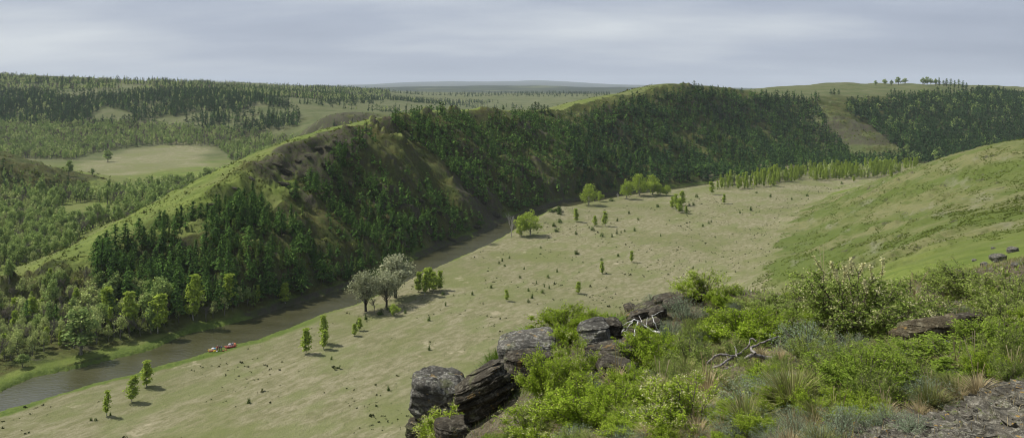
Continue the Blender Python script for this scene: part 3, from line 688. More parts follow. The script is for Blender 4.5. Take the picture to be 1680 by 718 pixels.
LO = {
 'pine': [conifer(s, 12, r, 30, 4, 0.85, .14, p) for s, r, p in ((101, 3.0, .6), (102, 2.6, .75), (103, 3.4, .5))],
 'pine_dark': [conifer(s, 12, r, 30, 4, 0.9, .12, p) for s, r, p in ((111, 3.3, .5), (112, 2.9, .65), (113, 3.7, .45))],
 'larch': [conifer(s, 12, r, 28, 4, 0.75, .12, p) for s, r, p in ((121, 2.0, .9), (122, 2.3, .8))],
 'broad': [broadleaf(s, 11, w_, 7, 14, 0.72, .12, 3) for s, w_ in ((131, 6), (132, 7), (133, 5))],
 'spring': [broadleaf(s, 11, w_, 7, 12, 0.66, .16, 3, loose=1.0) for s, w_ in ((141, 5), (142, 6), (143, 4.4))],
 'birch': [birch(s, 10, w_, 110, 0.5, .16) for s, w_ in ((151, 3.0), (152, 2.5), (153, 3.6))],
 'bare': [bare(s, 9, w_, 2, 70, 0.016, 0.42) for s, w_ in ((161, 5), (162, 6))],
}
LEAFOF = {k: PR[k][0]['leaf'] for k in PR}; BARKOF = {k: PR[k][0]['bark'] for k in PR}

# ------------------------------------------------------------ placing
TREES = []     # dict(kind, x, y, z, h, wf, region)
def scatter(region, kinds, poly, yr, count, hr, clump=None, space=0.0, extra=None, tries=40, seed=1, vis=True, wf=1.0):
    rng = np.random.default_rng(seed); poly = np.array(poly, float)
    u0, u1 = poly[:,0].min(), poly[:,0].max(); got = 0; cells = {}
    for _ in range(tries):
        n = count*3
        yy = np.sqrt(rng.uniform(yr[0]**2, yr[1]**2, n)); xx = (rng.uniform(u0, u1, n)-U0)/FPX*yy
        zz = H(xx, yy); u, v = project(xx, yy, zz); ok = inside(u, v, poly) & (RIVD(xx, yy) > 3.5)
        if clump is not None:
            sc, th = clump; ok &= fbm(xx/sc, yy/sc, 300+seed, 3)+rng.normal(0, 0.12, n) > th
        if extra is not None: ok &= extra(xx, yy, zz, u, v)
        i = np.where(ok)[0]
        if len(i) == 0: continue
        hh = rng.uniform(hr[0], hr[1], len(i))*(0.75+0.25*rng.uniform(size=len(i)))
        if vis: vz = visible(xx[i], yy[i], zz[i]+hh*0.85); i = i[vz]; hh = hh[vz]
        for j, h_ in zip(i, hh):
            if space:
                cx_, cy_ = int(xx[j]//space), int(yy[j]//space)
                if any(math.hypot(xx[j]-a, yy[j]-b) < space*0.85 for gx_ in (-1,0,1) for gy_ in (-1,0,1) for a, b in cells.get((cx_+gx_, cy_+gy_), ())): continue
                cells.setdefault((cx_, cy_), []).append((xx[j], yy[j]))
            k = kinds[rng.choice(len(kinds), p=[q[1] for q in kinds])][0]
            hk = h_*(0.8 if k in ('birch', 'bare', 'spring', 'larch') else 1.0)
            TREES.append(dict(kind=k, x=xx[j], y=yy[j], z=zz[j]-0.15, h=hk, wf=wf*rng.uniform(0.85, 1.2), region=region, rz=rng.uniform(0, 2*pi), s=rng.integers(0, 99)))
            got += 1
            if got >= count: return got
    return got
g = {}
RIBV = lambda x, y: bil(ribs, PH, LR, np.arctan2(x, y), np.log(np.hypot(x, y)))
g['tip'] = scatter('tip', [('spring',.40),('broad',.16),('bare',.26),('birch',.15),('pine',.03)], [(-90,480),(20,462),(60,470),(110,470),(180,480),(260,498),(350,505),(420,495),(470,490),(470,500),(420,510),(340,528),(280,541),(230,552),(160,566),(110,578),(40,590),(-30,604),(-100,620)], (205, 330), 270, (8.0, 12.5), space=3.2, seed=2, extra=lambda x, y, z, u, v: (RIVD(x, y) > np.where(u < 120, 15, np.where(u < 230, 11, np.where(u < 330, 8, 5)))))
g['lowslope'] = scatter('lowslope', [('pine',.80),('larch',.20)], [(150,445),(190,408),(260,385),(310,372),(370,345),(420,335),(450,375),(480,372),(520,405),(560,425),(600,440),(590,462),(530,480),(420,506),(300,520),(200,505),(150,480)], (238, 375), 270, (7.5, 13), clump=(18, -0.2), space=3.4, seed=3, extra=lambda x, y, z, u, v: RIBV(x, y) < 0.80+0.5*(RNG.uniform(size=len(x)) < .3), wf=1.25)
g['gully'] = scatter('gully', [('pine',.86),('larch',.14)], [(555,245),(600,225),(640,240),(690,300),(730,330),(800,365),(735,395),(690,420),(600,455),(560,440),(520,400),(490,350),(475,310),(520,300)], (300, 450), 260, (6, 11), clump=(22, -0.22), space=3.4, seed=4, extra=lambda x, y, z, u, v: RIBV(x, y) < 0.62+0.5*(RNG.uniform(size=len(x)) < .12), wf=1.25)
g['mid'] = scatter('mid', [('pine',.90),('larch',.10)], [(635,205),(700,192),(780,192),(860,192),(930,205),(960,250),(960,320),(860,350),(830,345),(780,330),(730,270)], (400, 720), 620, (7.5, 12.5), clump=(38, -0.3), space=4.0, seed=5, extra=lambda x, y, z, u, v: RIBV(x, y) < 0.70+0.5*(RNG.uniform(size=len(x)) < .2), wf=1.25)
def not_cliff(x, y, z, u, v): return ~inside(u, v, np.array([(1345,185),(1385,180),(1430,210),(1475,250),(1470,262),(1400,262),(1370,225)])) | (RNG.uniform(size=len(x)) < 0.08)
g['dense'] = scatter('dense', [('pine_dark',.55),('pine',.38),('larch',.07)], [(930,215),(965,192),(1000,178),(1060,165),(1125,152),(1180,154),(1240,162),(1290,160),(1340,175),(1355,205),(1400,262),(1475,262),(1475,268),(1320,281),(1180,297),(1040,312),(950,326)], (480, 1060), 2100, (9, 15), clump=(45, -0.5), space=4.4, seed=6, extra=not_cliff, wf=1.25)
g['right'] = scatter('right', [('pine_dark',.84),('pine',.10),('broad',.06)], [(1385,172),(1440,168),(1490,160),(1560,156),(1620,150),(1700,146),(1760,150),(1760,265),(1480,268),(1475,245),(1425,205),(1390,188)], (780, 1300), 2300, (11, 16), clump=(70, -0.8), space=4.6, seed=7, extra=not_cliff, wf=1.25)
def noclear(x, y, z, u, v):
    return ~(inside(u, v, np.array([(92,338),(150,330),(190,338),(205,352),(160,372),(95,366)])) | inside(u, v, np.array([(262,345),(300,318),(355,304),(372,308),(300,350),(240,378),(215,372)])))
g['spur'] = scatter('spur', [('pine_dark',.5),('broad',.5)], [(-90,262),(0,276),(60,290),(115,304),(135,318),(60,322),(-90,335)], (460, 640), 110, (5, 10), space=5, seed=18)
g['floor'] = scatter('floor', [('spring',.34),('broad',.46),('bare',.20)], [(-80,330),(0,322),(100,316),(160,322),(200,312),(240,306),(330,300),(380,285),(420,268),(430,275),(390,312),(300,352),(200,392),(130,425),(60,455),(20,475),(-90,480)], (325, 720), 1150, (8, 14), clump=(60, -0.62), space=4.0, seed=8, extra=lambda x, y, z, u, v: noclear(x, y, z, u, v) & (z < 7))
g['cove'] = scatter('cove', [('spring',.40),('broad',.32),('bare',.22),('pine',.06)], [(-60,250),(-60,200),(60,205),(150,203),(250,207),(330,212),(420,222),(490,236),(560,236),(470,262),(420,270),(380,268),(372,252),(350,240),(290,238),(250,238),(200,243),(150,252),(120,262),(60,262)], (840, 1330), 3000, (10, 15), clump=(80, -0.42), space=5.0, seed=9)
def knob(x, y, z, u, v):
    u = u+fbm(x/70, y/70, 431, 3)*26; v = v+fbm(x/60, y/60, 432, 3)*9
    return ~(inside(u, v, np.array([(135,195),(160,180),(200,185),(215,200),(150,205)])) | inside(u, v, np.array([(90,141),(130,140),(150,147),(130,149)])) | inside(u, v, np.array([(395,180),(425,168),(440,185),(410,195)])) | inside(u, v, np.array([(190,140),(250,140),(262,152),(210,150)])))
g['pineback'] = scatter('pineback', [('pine_dark',.74),('pine',.16),('spring',.10)], [(-60,150),(30,150),(110,160),(180,155),(230,152),(330,152),(420,160),(470,170),(492,188),(485,232),(430,230),(330,215),(200,208),(60,208),(-60,205)], (1050, 1700), 2600, (12, 18), clump=(90, -0.25), space=5.5, seed=10, extra=knob)
g['cliffpines'] = scatter('cliffpines', [('pine_dark',.6),('spring',.4)], [(545,205),(575,205),(600,225),(570,240),(520,240),(540,222)], (850, 1120), 90, (9, 13), space=5, seed=12)
g['plateau'] = scatter('plateau', [('spring',.45),('pine',.25),('pine_dark',.2),('bare',.10)], [(-60,122),(90,131),(200,134),(330,138),(480,144),(600,148),(640,152),(640,160),(560,166),(490,166),(420,160),(300,152),(180,152),(60,152),(-60,150)], (1380, 2350), 5600, (11, 17), clump=(150, -0.42), space=6.5, seed=11, extra=knob)
g['ridge2'] = scatter('ridge2', [('pine_dark',.75),('spring',.25)], [(480,170),(560,164),(650,160),(740,166),(860,170),(860,178),(760,178),(640,186),(560,180)], (1200, 2500), 800, (9, 14), clump=(120, -0.02), space=6, seed=13)
g['farline'] = scatter('farline', [('pine_dark',1.0)], [(600,150),(1000,150),(1000,158),(870,160),(760,160),(600,160)], (2300, 3200), 500, (10, 14), clump=(200, -0.1), space=8, seed=14)
g['rim'] = scatter('rim', [('pine_dark',.7),('pine',.3)], [(1200,158),(1345,160),(1345,178),(1290,182),(1240,170)], (950, 1150), 60, (10, 14), space=6, seed=15)
g['strip'] = scatter('strip', [('birch',.84),('spring',.16)], [(1176,312),(1180,303),(1215,296),(1300,285),(1330,281),(1420,276),(1505,272),(1495,282),(1440,291),(1380,295),(1335,298),(1322,291),(1290,303),(1250,309),(1215,312)], (560, 860), 400, (8.5, 16.5), clump=(16, -0.30), space=2.3, seed=16, vis=True, wf=1.0)
def at(u, v, ymin=60):
    p = ground(u, v, ymin)
    return p
# rows of trees standing alone or in small named parties
SOLO = []
def solo(name, kind, u, v, top, wpx, label, cat, group=None, Y=None, idx_=0, leaf=None):
    if Y is None:
        p = ground(u, v, 60)
        if p is None: print('NO GROUND', label); return
    else:
        x = (u-U0)/FPX*Y; p = (x, Y, float(H(x, Y)))
    h = (v-top)/FPX*p[1]
    SOLO.append(dict(name=name, kind=kind, p=p, h=h, w=wpx/FPX*p[1], label=label, cat=cat, group=group, i=idx_))
W_BIG = [proto('willow', broadleaf(s, 14, w_, 30, 95, 0.30, c0, 7, loose=0.9, limb=0.022), M_WILLOW, B_DARK) for s, w_, c0 in ((201, 11, .30), (202, 12, .28), (203, 10, .32))]
PR['willow'] = W_BIG
PR['round'] = [proto('round_tree', broadleaf(s, 10, 7.5, 22, 80, 0.26, .06, 5), M_BIRCH, B_BIRCH) for s in (211, 212, 213)]
PR['deadtree'] = [proto('dead_tree', bare(s, 10, 4, 4, 0, 0.02), M_TWIG, B_DEAD) for s in (221, 224)]
TREE = 'tree'
solo('willow_tree', 'willow', 600, 511, 441, 47, 'olive-green willow with dark trunk, standing apart beside the river bend', TREE, 'big willows by the river')
solo('willow_tree', 'willow', 634, 504, 442, 48, 'silvery pale willow on two dark trunks, in front of the tallest willow', TREE, 'big willows by the river', idx_=1)
solo('willow_tree', 'willow', 649, 488, 416, 62, 'tallest spreading willow, between the silvery willow and the water', TREE, 'big willows by the river', idx_=2)
solo('bare_tree', 'bare', 615, 515, 486, 13, 'thin leafless grey sapling between the olive willow and the silvery willow', TREE)
solo('young_tree', 'round', 646, 518, 497, 18, 'lime-green round young tree in front of the silvery willow', TREE)
for k, (u, v, tp, w_, lb) in enumerate([(687,480,446,24,'slender lime birch at the willow side of its grove'),(697,485,442,30,'broadest lime birch at the front of the grove by the willows'),(704,477,438,26,'tallest lime birch at the back of the grove by the willows'),(711,480,446,24,'lime birch with pale stem, mid grove beside the willows'),(722,476,444,20,'lime birch at the meadow side of the grove by the willows')]):
    solo('birch_tree', 'birch', u, v, tp, w_, lb, TREE, 'lime birches in the grove by the willows', idx_=k)
for k, (u, v, tp, w_, lb) in enumerate([(502,581,538,17,'slim yellow-green birch standing alone in mid meadow, white stem showing'),(531,573,540,15,'dense little birch in front of its taller twin on the lower meadow'),(532,564,516,14,'taller birch of the pair on the lower meadow, close to the water'),(216,659,616,24,'round-crowned yellow-green birch, middle of the three by the wide water'),(240,634,590,18,'yellow-green birch closest to the water of the three on the low bank'),(175,683,640,11,'thin sparse birch, lowest of the three on the low bank'),(581,551,530,9,'faint thin sapling on the meadow below the willows'),(589,543,522,10,'pale birch sapling just below the olive willow'),(988,449,429,14,'small egg-shaped birch alone in the upper meadow above the rocks'),(1037,430,411,10,'tiny lone birch on the upper meadow beyond the egg-shaped one'),(949,482,462,9,'sparse pale sapling on bare meadow just above the flowering bush'),(831,494,475,9,'small slim sapling amid dark bushes in mid meadow'),(945,364,342,14,'compact birch bush beside the inlet, near the large round tree'),(993,371,346,14,'bushy birch standing beside a paler sapling on the pale meadow'),(977,371,354,8,'paler thin sapling beside the bushy birch on the pale meadow'),(1168,319,297,9,'narrow birch standing just apart from the long birch belt'),(1188,334,318,9,'faint sparse sapling below the start of the birch belt'),(1462,292,279,7,'little birch at the green hillside end of the birch belt'),(1401,298,288,6,'tiny tree in front of the birch belt on bare ground')]):
    solo('birch_tree', 'birch', u, v, tp, w_, lb, TREE, None, idx_=k)
for k, (u, v, tp, w_, lb) in enumerate([(855,388,352,26,'leafy tree beside the bleached dead trunk at the river bend'),(870,386,342,32,'lighter taller tree of the pair at the river bend'),(966,337,300,28,'large round bright tree alone on the bank where the river narrows'),(984,331,313,12,'small tree tucked beside the large round bright tree'),(1028,327,293,19,'tall narrow tree at the river end of the bank grove'),(1049,321,284,28,'tallest and fullest tree of the bank grove'),(1070,320,286,26,'airy tree at the middle of the bank grove'),(1083,321,302,14,'low tree near the meadow end of the bank grove'),(1094,321,303,14,'last low tree at the meadow end of the bank grove')]):
    solo('round_tree', 'round', u, v, tp, w_, lb, TREE, None, idx_=k)
for k, (u, v, tp, w_, lb) in enumerate([(1103,342,322,9,'first slim birch of the loose clump on the pale meadow'),(1110,346,318,10,'second slim birch of the loose clump on the pale meadow'),(1115,349,326,12,'front birch of the loose clump on the pale meadow'),(1121,338,313,10,'darkest and tallest birch of the loose clump on the pale meadow'),(1126,351,338,8,'smallest birch of the loose clump on the pale meadow')]):
    solo('birch_tree', 'birch', u, v, tp, w_, lb, TREE, 'loose birch clump on the meadow', idx_=k)
solo('dead_tree', 'deadtree', 839, 389, 350, 16, 'bleached dead tree with bare limbs at the river bend', TREE)
solo('dead_tree', 'deadtree', 1014, 328, 315, 4, 'short pale dead stub on the bank before the grove', TREE, idx_=1)
# the trees that stand out in the riverside wood
for k, (kd, u, v, tp, w_, lb) in enumerate([('broad',133,583,507,48,'large bright round tree at the water edge of the riverside wood'),('birch',178,530,470,24,'bright birch with white stem deep in the riverside wood'),('birch',317,529,453,24,'tall white-stemmed birch before the dark pines of the lower slope'),('birch',259,547,482,32,'sparse white-limbed birch beside the narrow bank strip'),('birch',374,507,450,22,'white-stemmed birch where the wood meets the pine slope'),('spring',145,520,468,30,'pale round tree behind the large bright one in the riverside wood'),('birch',468,500,466,20,'bright lime sapling at the foot of the pine slope by the river'),('broad',36,603,580,22,'low round bush at the very end of the riverside wood'),('birch',214,545,478,24,'light green birch between bare trees in the riverside wood')]):
    solo('birch_tree' if kd == 'birch' else 'round_tree', kd, u, v, tp, w_, lb, TREE, None, idx_=k)
# skyline
SK = 'trees on the plateau skyline'
for k, (u, tp, w_) in enumerate([(1436,138,6),(1452,135,8),(1463,137,5),(1474,133,9),(1485,135,8),(1514,133,7),(1521,132,8),(1527,134,7),(1535,134,6),(1541,132,6),(1548,136,6),(1553,133,7),(1560,132,6),(1566,134,7),(1573,132,6),(1580,134,7),(1586,136,6),(1622,138,6),(1628,137,6),(1634,139,6),(1640,137,7),(1647,139,7),(1653,138,6)]):
    Yk = 1330 if k < 17 else 1250
    zk = float(H((u-U0)/FPX*Yk, Yk)); vb = V0-FPX*(zk-CAM_Z)/Yk
    solo('skyline_tree', 'broad' if k < 9 else 'pine', u, vb, vb-(146-tp)*1.05, w_, 'small tree in the broken row on the plateau skyline', TREE, SK, Y=Yk, idx_=k)
solo('pine_tree', 'pine', 1606, 146, 135, 9, 'lone conical pine on the plateau skyline between two tree rows', TREE, None, Y=1300)
for k, (u, Yk, hp) in enumerate([(1363,1130,9),(1369,1130,11),(1376,1130,9),(1462,1140,15),(1468,1140,17),(1474,1140,14),(1479,1140,13)]):
    zk = float(H((u-U0)/FPX*Yk, Yk)); vb = V0-FPX*(zk-CAM_Z)/Yk
    solo('pine_tree', 'pine_dark', u, vb, vb-hp, 7, 'dark pine in a small knot of %s on the grassy plateau' % ('three' if k < 3 else 'four'), TREE, 'knot of three plateau pines' if k < 3 else 'knot of four plateau pines', Y=Yk, idx_=k)
for k, (u, Yk, hp) in enumerate([(1139,905,13),(1146,905,15),(1152,910,14),(1158,915,13),(1164,915,14),(1170,920,12)]):
    zk = float(H((u-U0)/FPX*Yk, Yk)); vb = V0-FPX*(zk-CAM_Z)/Yk
    solo('pine_tree', 'pine_dark', u, vb+2, vb+2-hp, 8, 'dark pine on the rounded summit across the valley', TREE, 'summit pines', Y=Yk, idx_=k)
for k, (u, Yk, hp) in enumerate([(873,660,13),(878,665,17),(883,670,16),(888,660,15),(893,665,16),(899,668,14),(903,665,12),(932,700,17),(937,700,20),(943,695,18),(948,700,15),(1217,1000,12),(826,640,8)]):
    zk = float(H((u-U0)/FPX*Yk, Yk)); vb = V0-FPX*(zk-CAM_Z)/Yk
    lb, gp = ('dark pine in the compact clump on the grassy saddle', 'clump of pines on the saddle') if k < 7 else (('dark pine in the foursome beside the saddle', 'four pines beside the saddle') if k < 11 else (('lone pine standing on bare grass right of the summit pines', None) if k == 11 else ('tiny lone tree on the bare ridge crest', None)))
    solo('pine_tree', 'pine_dark', u, vb+1, vb+1-hp, 8, lb.replace('right of', 'past'), TREE, gp, Y=Yk, idx_=k)
# back meadow
for k, (u, v, tp, w_, lb) in enumerate([(177,266,246,18,'rounded tree alone on the back meadow'),(275,232,222,9,'small tree at the back meadow edge'),(152,288,276,10,'dark bush on the near rim of the back meadow'),(113,288,262,14,'pale budding tree at the near rim of the back meadow'),(290,306,284,22,'full tree at the corner of the back meadow'),(312,303,280,24,'wide tree in the row below the back meadow'),(340,299,272,26,'tallest tree in the row below the back meadow')]):
    solo('broadleaf_tree', 'broad', u, v, tp, w_, lb, TREE, None, Y=FPX*(CAM_Z-1.2)/(v-V0) if k > 3 else None, idx_=k)

def place(kind, name, p, h, wfac, rz, label, cat, group, parts=True, i=0):
    pr = PR[kind][i % len(PR[kind])]; s = h/pr['h']
    if parts and pr['crown'] is not None:
        r = bpy.data.objects.new(name, None); C.objects.link(r); r.empty_display_size = 0.5
        link('trunk', pr['trunk'], r); link('crown', pr['crown'], r)
    elif pr['crown'] is None:
        r = link(name, pr['trunk'])
    else:
        r = link(name, combined(pr))
    r.location = p; r.rotation_euler = (0, 0, rz); r.scale = (s*wfac, s*wfac, s)
    r['label'] = label; r['category'] = cat
    if group: r['group'] = group
    return r
_comb = {}
def combined(pr):
    k = pr['crown'].name
    if k not in _comb:
        tv, tf, tt, cv, cf, ct = pr['raw']
        _comb[k] = make_mesh(k.replace('_crown', '_whole'), np.concatenate([tv, cv]), np.concatenate([tf, cf+len(tv)]), 4, {'tint': ('FLOAT', 'POINT', np.r_[tt, ct])}, [pr['bark'], pr['leaf']], False, np.r_[np.zeros(len(tf)), np.ones(len(cf))])
    return _comb[k]
for s_ in SOLO:
    pr = PR[s_['kind']][s_['i'] % len(PR[s_['kind']])]
    vs = pr['raw'][3] if len(pr['raw'][3]) else pr['raw'][0]
    pw_ = (np.percentile(vs[:,0], 99)-np.percentile(vs[:,0], 1)); sc = s_['h']/pr['h']
    place(s_['kind'], s_['name'], (s_['p'][0], s_['p'][1], s_['p'][2]-0.05), s_['h'], float(np.clip(s_['w']/(pw_*sc), 0.6, 1.7)), random.uniform(0, 6.28), s_['label'], s_['cat'], s_['group'], s_['h']/s_['p'][1]*FPX > 13, s_['i'])

# the 300 that show largest of each kind are individuals, the others one mass of that kind
FAM = {'pine': 'pine', 'pine_dark': 'pine', 'larch': 'larch', 'broad': 'broadleaf', 'spring': 'broadleaf', 'birch': 'birch', 'bare': 'bare'}
NAMES = {'pine': 'pine_tree', 'larch': 'larch_tree', 'broadleaf': 'broadleaf_tree', 'birch': 'birch_tree', 'bare': 'leafless_tree'}
WHERE = {'tip': 'in the riverside wood at the low end of the ridge', 'lowslope': 'on the lower ridge slope above the river', 'gully': 'in the rocky gullies of the ridge above the river', 'mid': 'on the steep middle of the ridge, beyond the rocky spur',
  'dense': 'on the densely wooded slope below the rounded summit', 'right': 'in the dark wood below the grassy plateau', 'floor': 'on the floor of the back valley behind the ridge', 'cove': 'on the far side of the back meadow', 'pineback': 'on the far wooded hillside behind the back meadow',
  'plateau': 'along the flat far skyline', 'ridge2': 'on the distant open slopes', 'farline': 'on the distant dark line', 'rim': 'at the rim of the wooded slope', 'spur': 'on the dark spur entering the back valley', 'strip': 'in the long lime-green belt at the far end of the meadow', 'cliffpines': 'beside the small dark cliff'}
LOOK = {'pine': 'dark green pine', 'larch': 'fresh green larch', 'broadleaf': 'young-leaved broadleaf tree', 'birch': 'slim lime-green birch', 'bare': 'leafless purplish-brown tree'}
byf = {}
for t_ in TREES: byf.setdefault(FAM[t_['kind']], []).append(t_)
SOLO_OF = {'pine': 31, 'birch': 38, 'broadleaf': 20}
rest = []
for fam, L in byf.items():
    L.sort(key=lambda q: -q['h']/q['y']*(1 if abs(q['x']/q['y']) < 0.71 else 0.01))
    n_ind = 300-SOLO_OF.get(fam, 0)
    for q in L[:n_ind]:
        place(q['kind'], NAMES[fam], (q['x'], q['y'], q['z']), q['h'], q['wf'], q['rz'], LOOK[fam]+' '+WHERE[q['region']], TREE, {'pine':'pines','larch':'larches','broadleaf':'broadleaf trees','birch':'birches','bare':'leafless trees'}[fam]+' '+WHERE[q['region']], q['h']/q['y']*FPX > 22, q['s'])
    rest.append((fam, L[n_ind:]))
def mass(name, L, label):
    V_, F_, T_, MI = [], [], [], []; n = 0; mats = []; 
    for q in L:
        far = q['h']/q['y']*FPX
        tv, tf, tt, cv, cf, ct = (lambda g_: (*g_[0], *g_[1]))(LO[q['kind']][q['s'] % len(LO[q['kind']])]) if far < 34 else PR[q['kind']][q['s'] % len(PR[q['kind']])]['raw']
        hh = max(tv[:,2].max(), cv[:,2].max()); s = q['h']/hh; c_, s2 = cos(q['rz']), sin(q['rz'])
        if far < 14:       # a distant tree: half the sprays, larger
            k = np.arange(0, len(cf), 2); cv = cv.reshape(-1, 4, 3)[k]; ce = cv.mean(1, keepdims=True); cv = (ce+(cv-ce)*1.35).reshape(-1, 3); ct = ct.reshape(-1, 4)[k].ravel(); cf = np.arange(len(cv)).reshape(-1, 4)
            tv, tf, tt = tube([[0,0,0],[0,0,hh*0.5],[0,0,hh*.9]], [0.2,0.15,0.05], 3)+(np.zeros(9),)
        v = np.concatenate([tv, cv])*[s*q['wf'], s*q['wf'], s]
        v = np.c_[v[:,0]*c_-v[:,1]*s2+q['x'], v[:,0]*s2+v[:,1]*c_+q['y'], v[:,2]+q['z']]
        for m in (BARKOF[q['kind']], LEAFOF[q['kind']]):
            if m not in mats: mats.append(m)
        V_.append(v); F_.append(np.concatenate([tf, cf+len(tv)])+n); n += len(v)
        T_.append(np.r_[tt, ct]+q['s']/99.0)
        MI.append(np.r_[np.full(len(tf), mats.index(BARKOF[q['kind']])), np.full(len(cf), mats.index(LEAFOF[q['kind']]))])
    if not V_: return
    print('MASS', name, len(L), n)
    link(name, make_mesh(name, np.concatenate(V_), np.concatenate(F_), 4, {'tint': ('FLOAT', 'POINT', np.concatenate(T_))}, mats, False, np.concatenate(MI)), kind='stuff', label=label)
MN = {'pine': ('pine_forest', 'dark pine forest covering the farther slopes'), 'larch': ('larch_woods', 'fresh green larches sprinkled through the farther pines'), 'broadleaf': ('broadleaf_woods', 'pale green woods on the far side of the back valley'), 'birch': ('birch_thicket', 'dense birch thicket behind the front birches of the belt'), 'bare': ('leafless_woods', 'grey-brown leafless woods in the back valley')}
for fam, L in rest: mass(MN[fam][0], L, MN[fam][1])

# small dark bushes dotted over the meadow
BU = [(149,690,6,6),(157,690,7,6),(181,682,7,7),(408,661,10,8),(988,388,8,9),(1004,389,8,6),(1012,384,7,5),(972,378,10,9),(945,385,7,8),(1041,379,7,5),(1047,361,6,5),(1084,388,6,4),(1153,372,6,5),(1163,367,6,5),(1167,365,5,5),(1138,337,7,7),(1131,338,6,5),(1013,363,7,6),(1032,351,6,5),(1025,380,5,4),(1019,382,5,4),(1079,340,6,7),(1143,324,9,7),(1232,346,9,9),(918,352,12,10),(918,365,10,9),(909,372,8,12),(913,380,7,10),(867,496,9,6),(873,490,10,8),(867,478,7,5),(890,481,9,7),(893,471,7,5),(901,474,7,4),(899,456,8,6),(880,466,7,5),(914,447,7,4),(853,456,7,5),(860,442,6,5),(806,473,7,6),(819,433,6,5),(824,429,7,6),(836,424,6,4),(828,437,5,5),(775,484,8,7),(1014,421,6,6),(987,427,6,6),(731,502,9,6),(704,526,9,7),(665,514,10,6),(704,574,10,8),(946,417,9,11),(887,407,5,4),(1299,328,6,5),(1264,323,6,6),(1324,322,6,6),(1214,350,6,5),(1381,302,5,6),(1241,317,4,5),(600,524,11,9),(625,517,12,12),(727,484,8,8),(637,640,9,9),(1137,441,6,5),(905,347,7,16),(916,347,10,22),(1088,316,9,14),(1003,330,8,10),(640,512,10,9),(544,590,7,5),(636,509,8,6),(587,533,12,9)]
for k, (u, v, hp, wp) in enumerate(BU):
    p = ground(u, v, 60)
    if p is None: continue
    h = hp/FPX*p[1]; wv_ = wp/FPX*p[1]/1.0
    place('bushm', 'bush', (p[0], p[1], p[2]-0.03), h, float(wv_/h), random.uniform(0, 6), 'small dark green bush dotted on the pale river meadow', 'bush', 'bushes dotted over the river meadow', False, k)
# tussocks: too many to count
def tussocks():
    rng = np.random.default_rng(77); n = 24000
    yy = np.sqrt(rng.uniform(165**2, 620**2, n)); xx = (rng.uniform(-40, 1500, n)-U0)/FPX*yy
    ok = inside(xx, yy, MEADOW) & (RIVD(xx, yy) > 4); ok &= (fbm(xx/25, yy/25, 401, 3)+0.6*fbm(xx/5, yy/5, 402, 2)+rng.normal(0, .12, n)) > 0.05; xx, yy = xx[ok], yy[ok]
    s = 0.08+rng.gamma(1.6, 0.085, len(xx)); zz = H(xx, yy); g_ = Geo()
    for k in range(5):
        c = np.c_[xx, yy, zz]+rng.normal(0, 0.5, (len(xx), 3))*s[:, None]*[1, 1, 0.4]+np.c_[xx*0, xx*0, s*0.35]
        g_.leaves(c, s*0.75, rng.normal(size=(len(xx), 3))+[0, 0, 0.3], rng, 0.7, rng.uniform(0, 1, len(xx)))
    v, f, tt = g_.get()
    m = leaf_material('tussock_grass', (0.040, 0.052, 0.018), (0.065, 0.08, 0.024), (0.12, 0.105, 0.055), 0.1)
    link('tussock_grass', make_mesh('tussock_grass', v, f, 4, {'tint': ('FLOAT', 'POINT', tt)}, [m]), kind='stuff', label='dark tussocks speckling the dry river meadow')
tussocks()
def turf_clumps():
    rng = np.random.default_rng(78); n = 130000
    yy = np.exp(rng.uniform(math.log(45), math.log(520), n)); xx = (rng.uniform(1180, 1760, n)-U0)/FPX*yy
    zz = H(xx, yy); rbk = bil(rightbank, PH, LR, np.arctan2(xx, yy), np.log(np.hypot(xx, yy))); ok = (rbk > 0.5) & ~inside(xx, yy, MEADOW) & (zz > 3)
    ok &= (fbm(xx/30+yy/50, zz/2.5, 411, 4, .6)+fbm(xx/6, yy/6, 412, 2)*.5+rng.normal(0, .12, n)) > 0.10
    xx, yy, zz = xx[ok], yy[ok], zz[ok]; s = rng.uniform(0.10, 0.34, len(xx))*np.clip(yy/200, .5, 1.2); g_ = Geo()
    for k in range(6):
        c = np.c_[xx, yy, zz]+rng.normal(0, 0.6, (len(xx), 3))*s[:, None]*[1, 1, 0.3]+np.c_[xx*0, xx*0, s*0.3]
        g_.leaves(c, s*0.6, rng.normal(size=(len(xx), 3))+[0, 0, 0.5], rng, 0.7, rng.uniform(0, 1, len(xx)))
    v, f, tt = g_.get(); m = leaf_material('low_hillside_scrub', (0.105, 0.145, 0.026), (0.165, 0.210, 0.036), (0.14, 0.135, 0.07), 0.3, nscale=0.05)
    link('low_scrub', make_mesh('low_scrub', v, f, 4, {'tint': ('FLOAT', 'POINT', tt)}, [m]), kind='stuff', label='low green scrub in bands over the smooth green hillside')
turf_clumps()
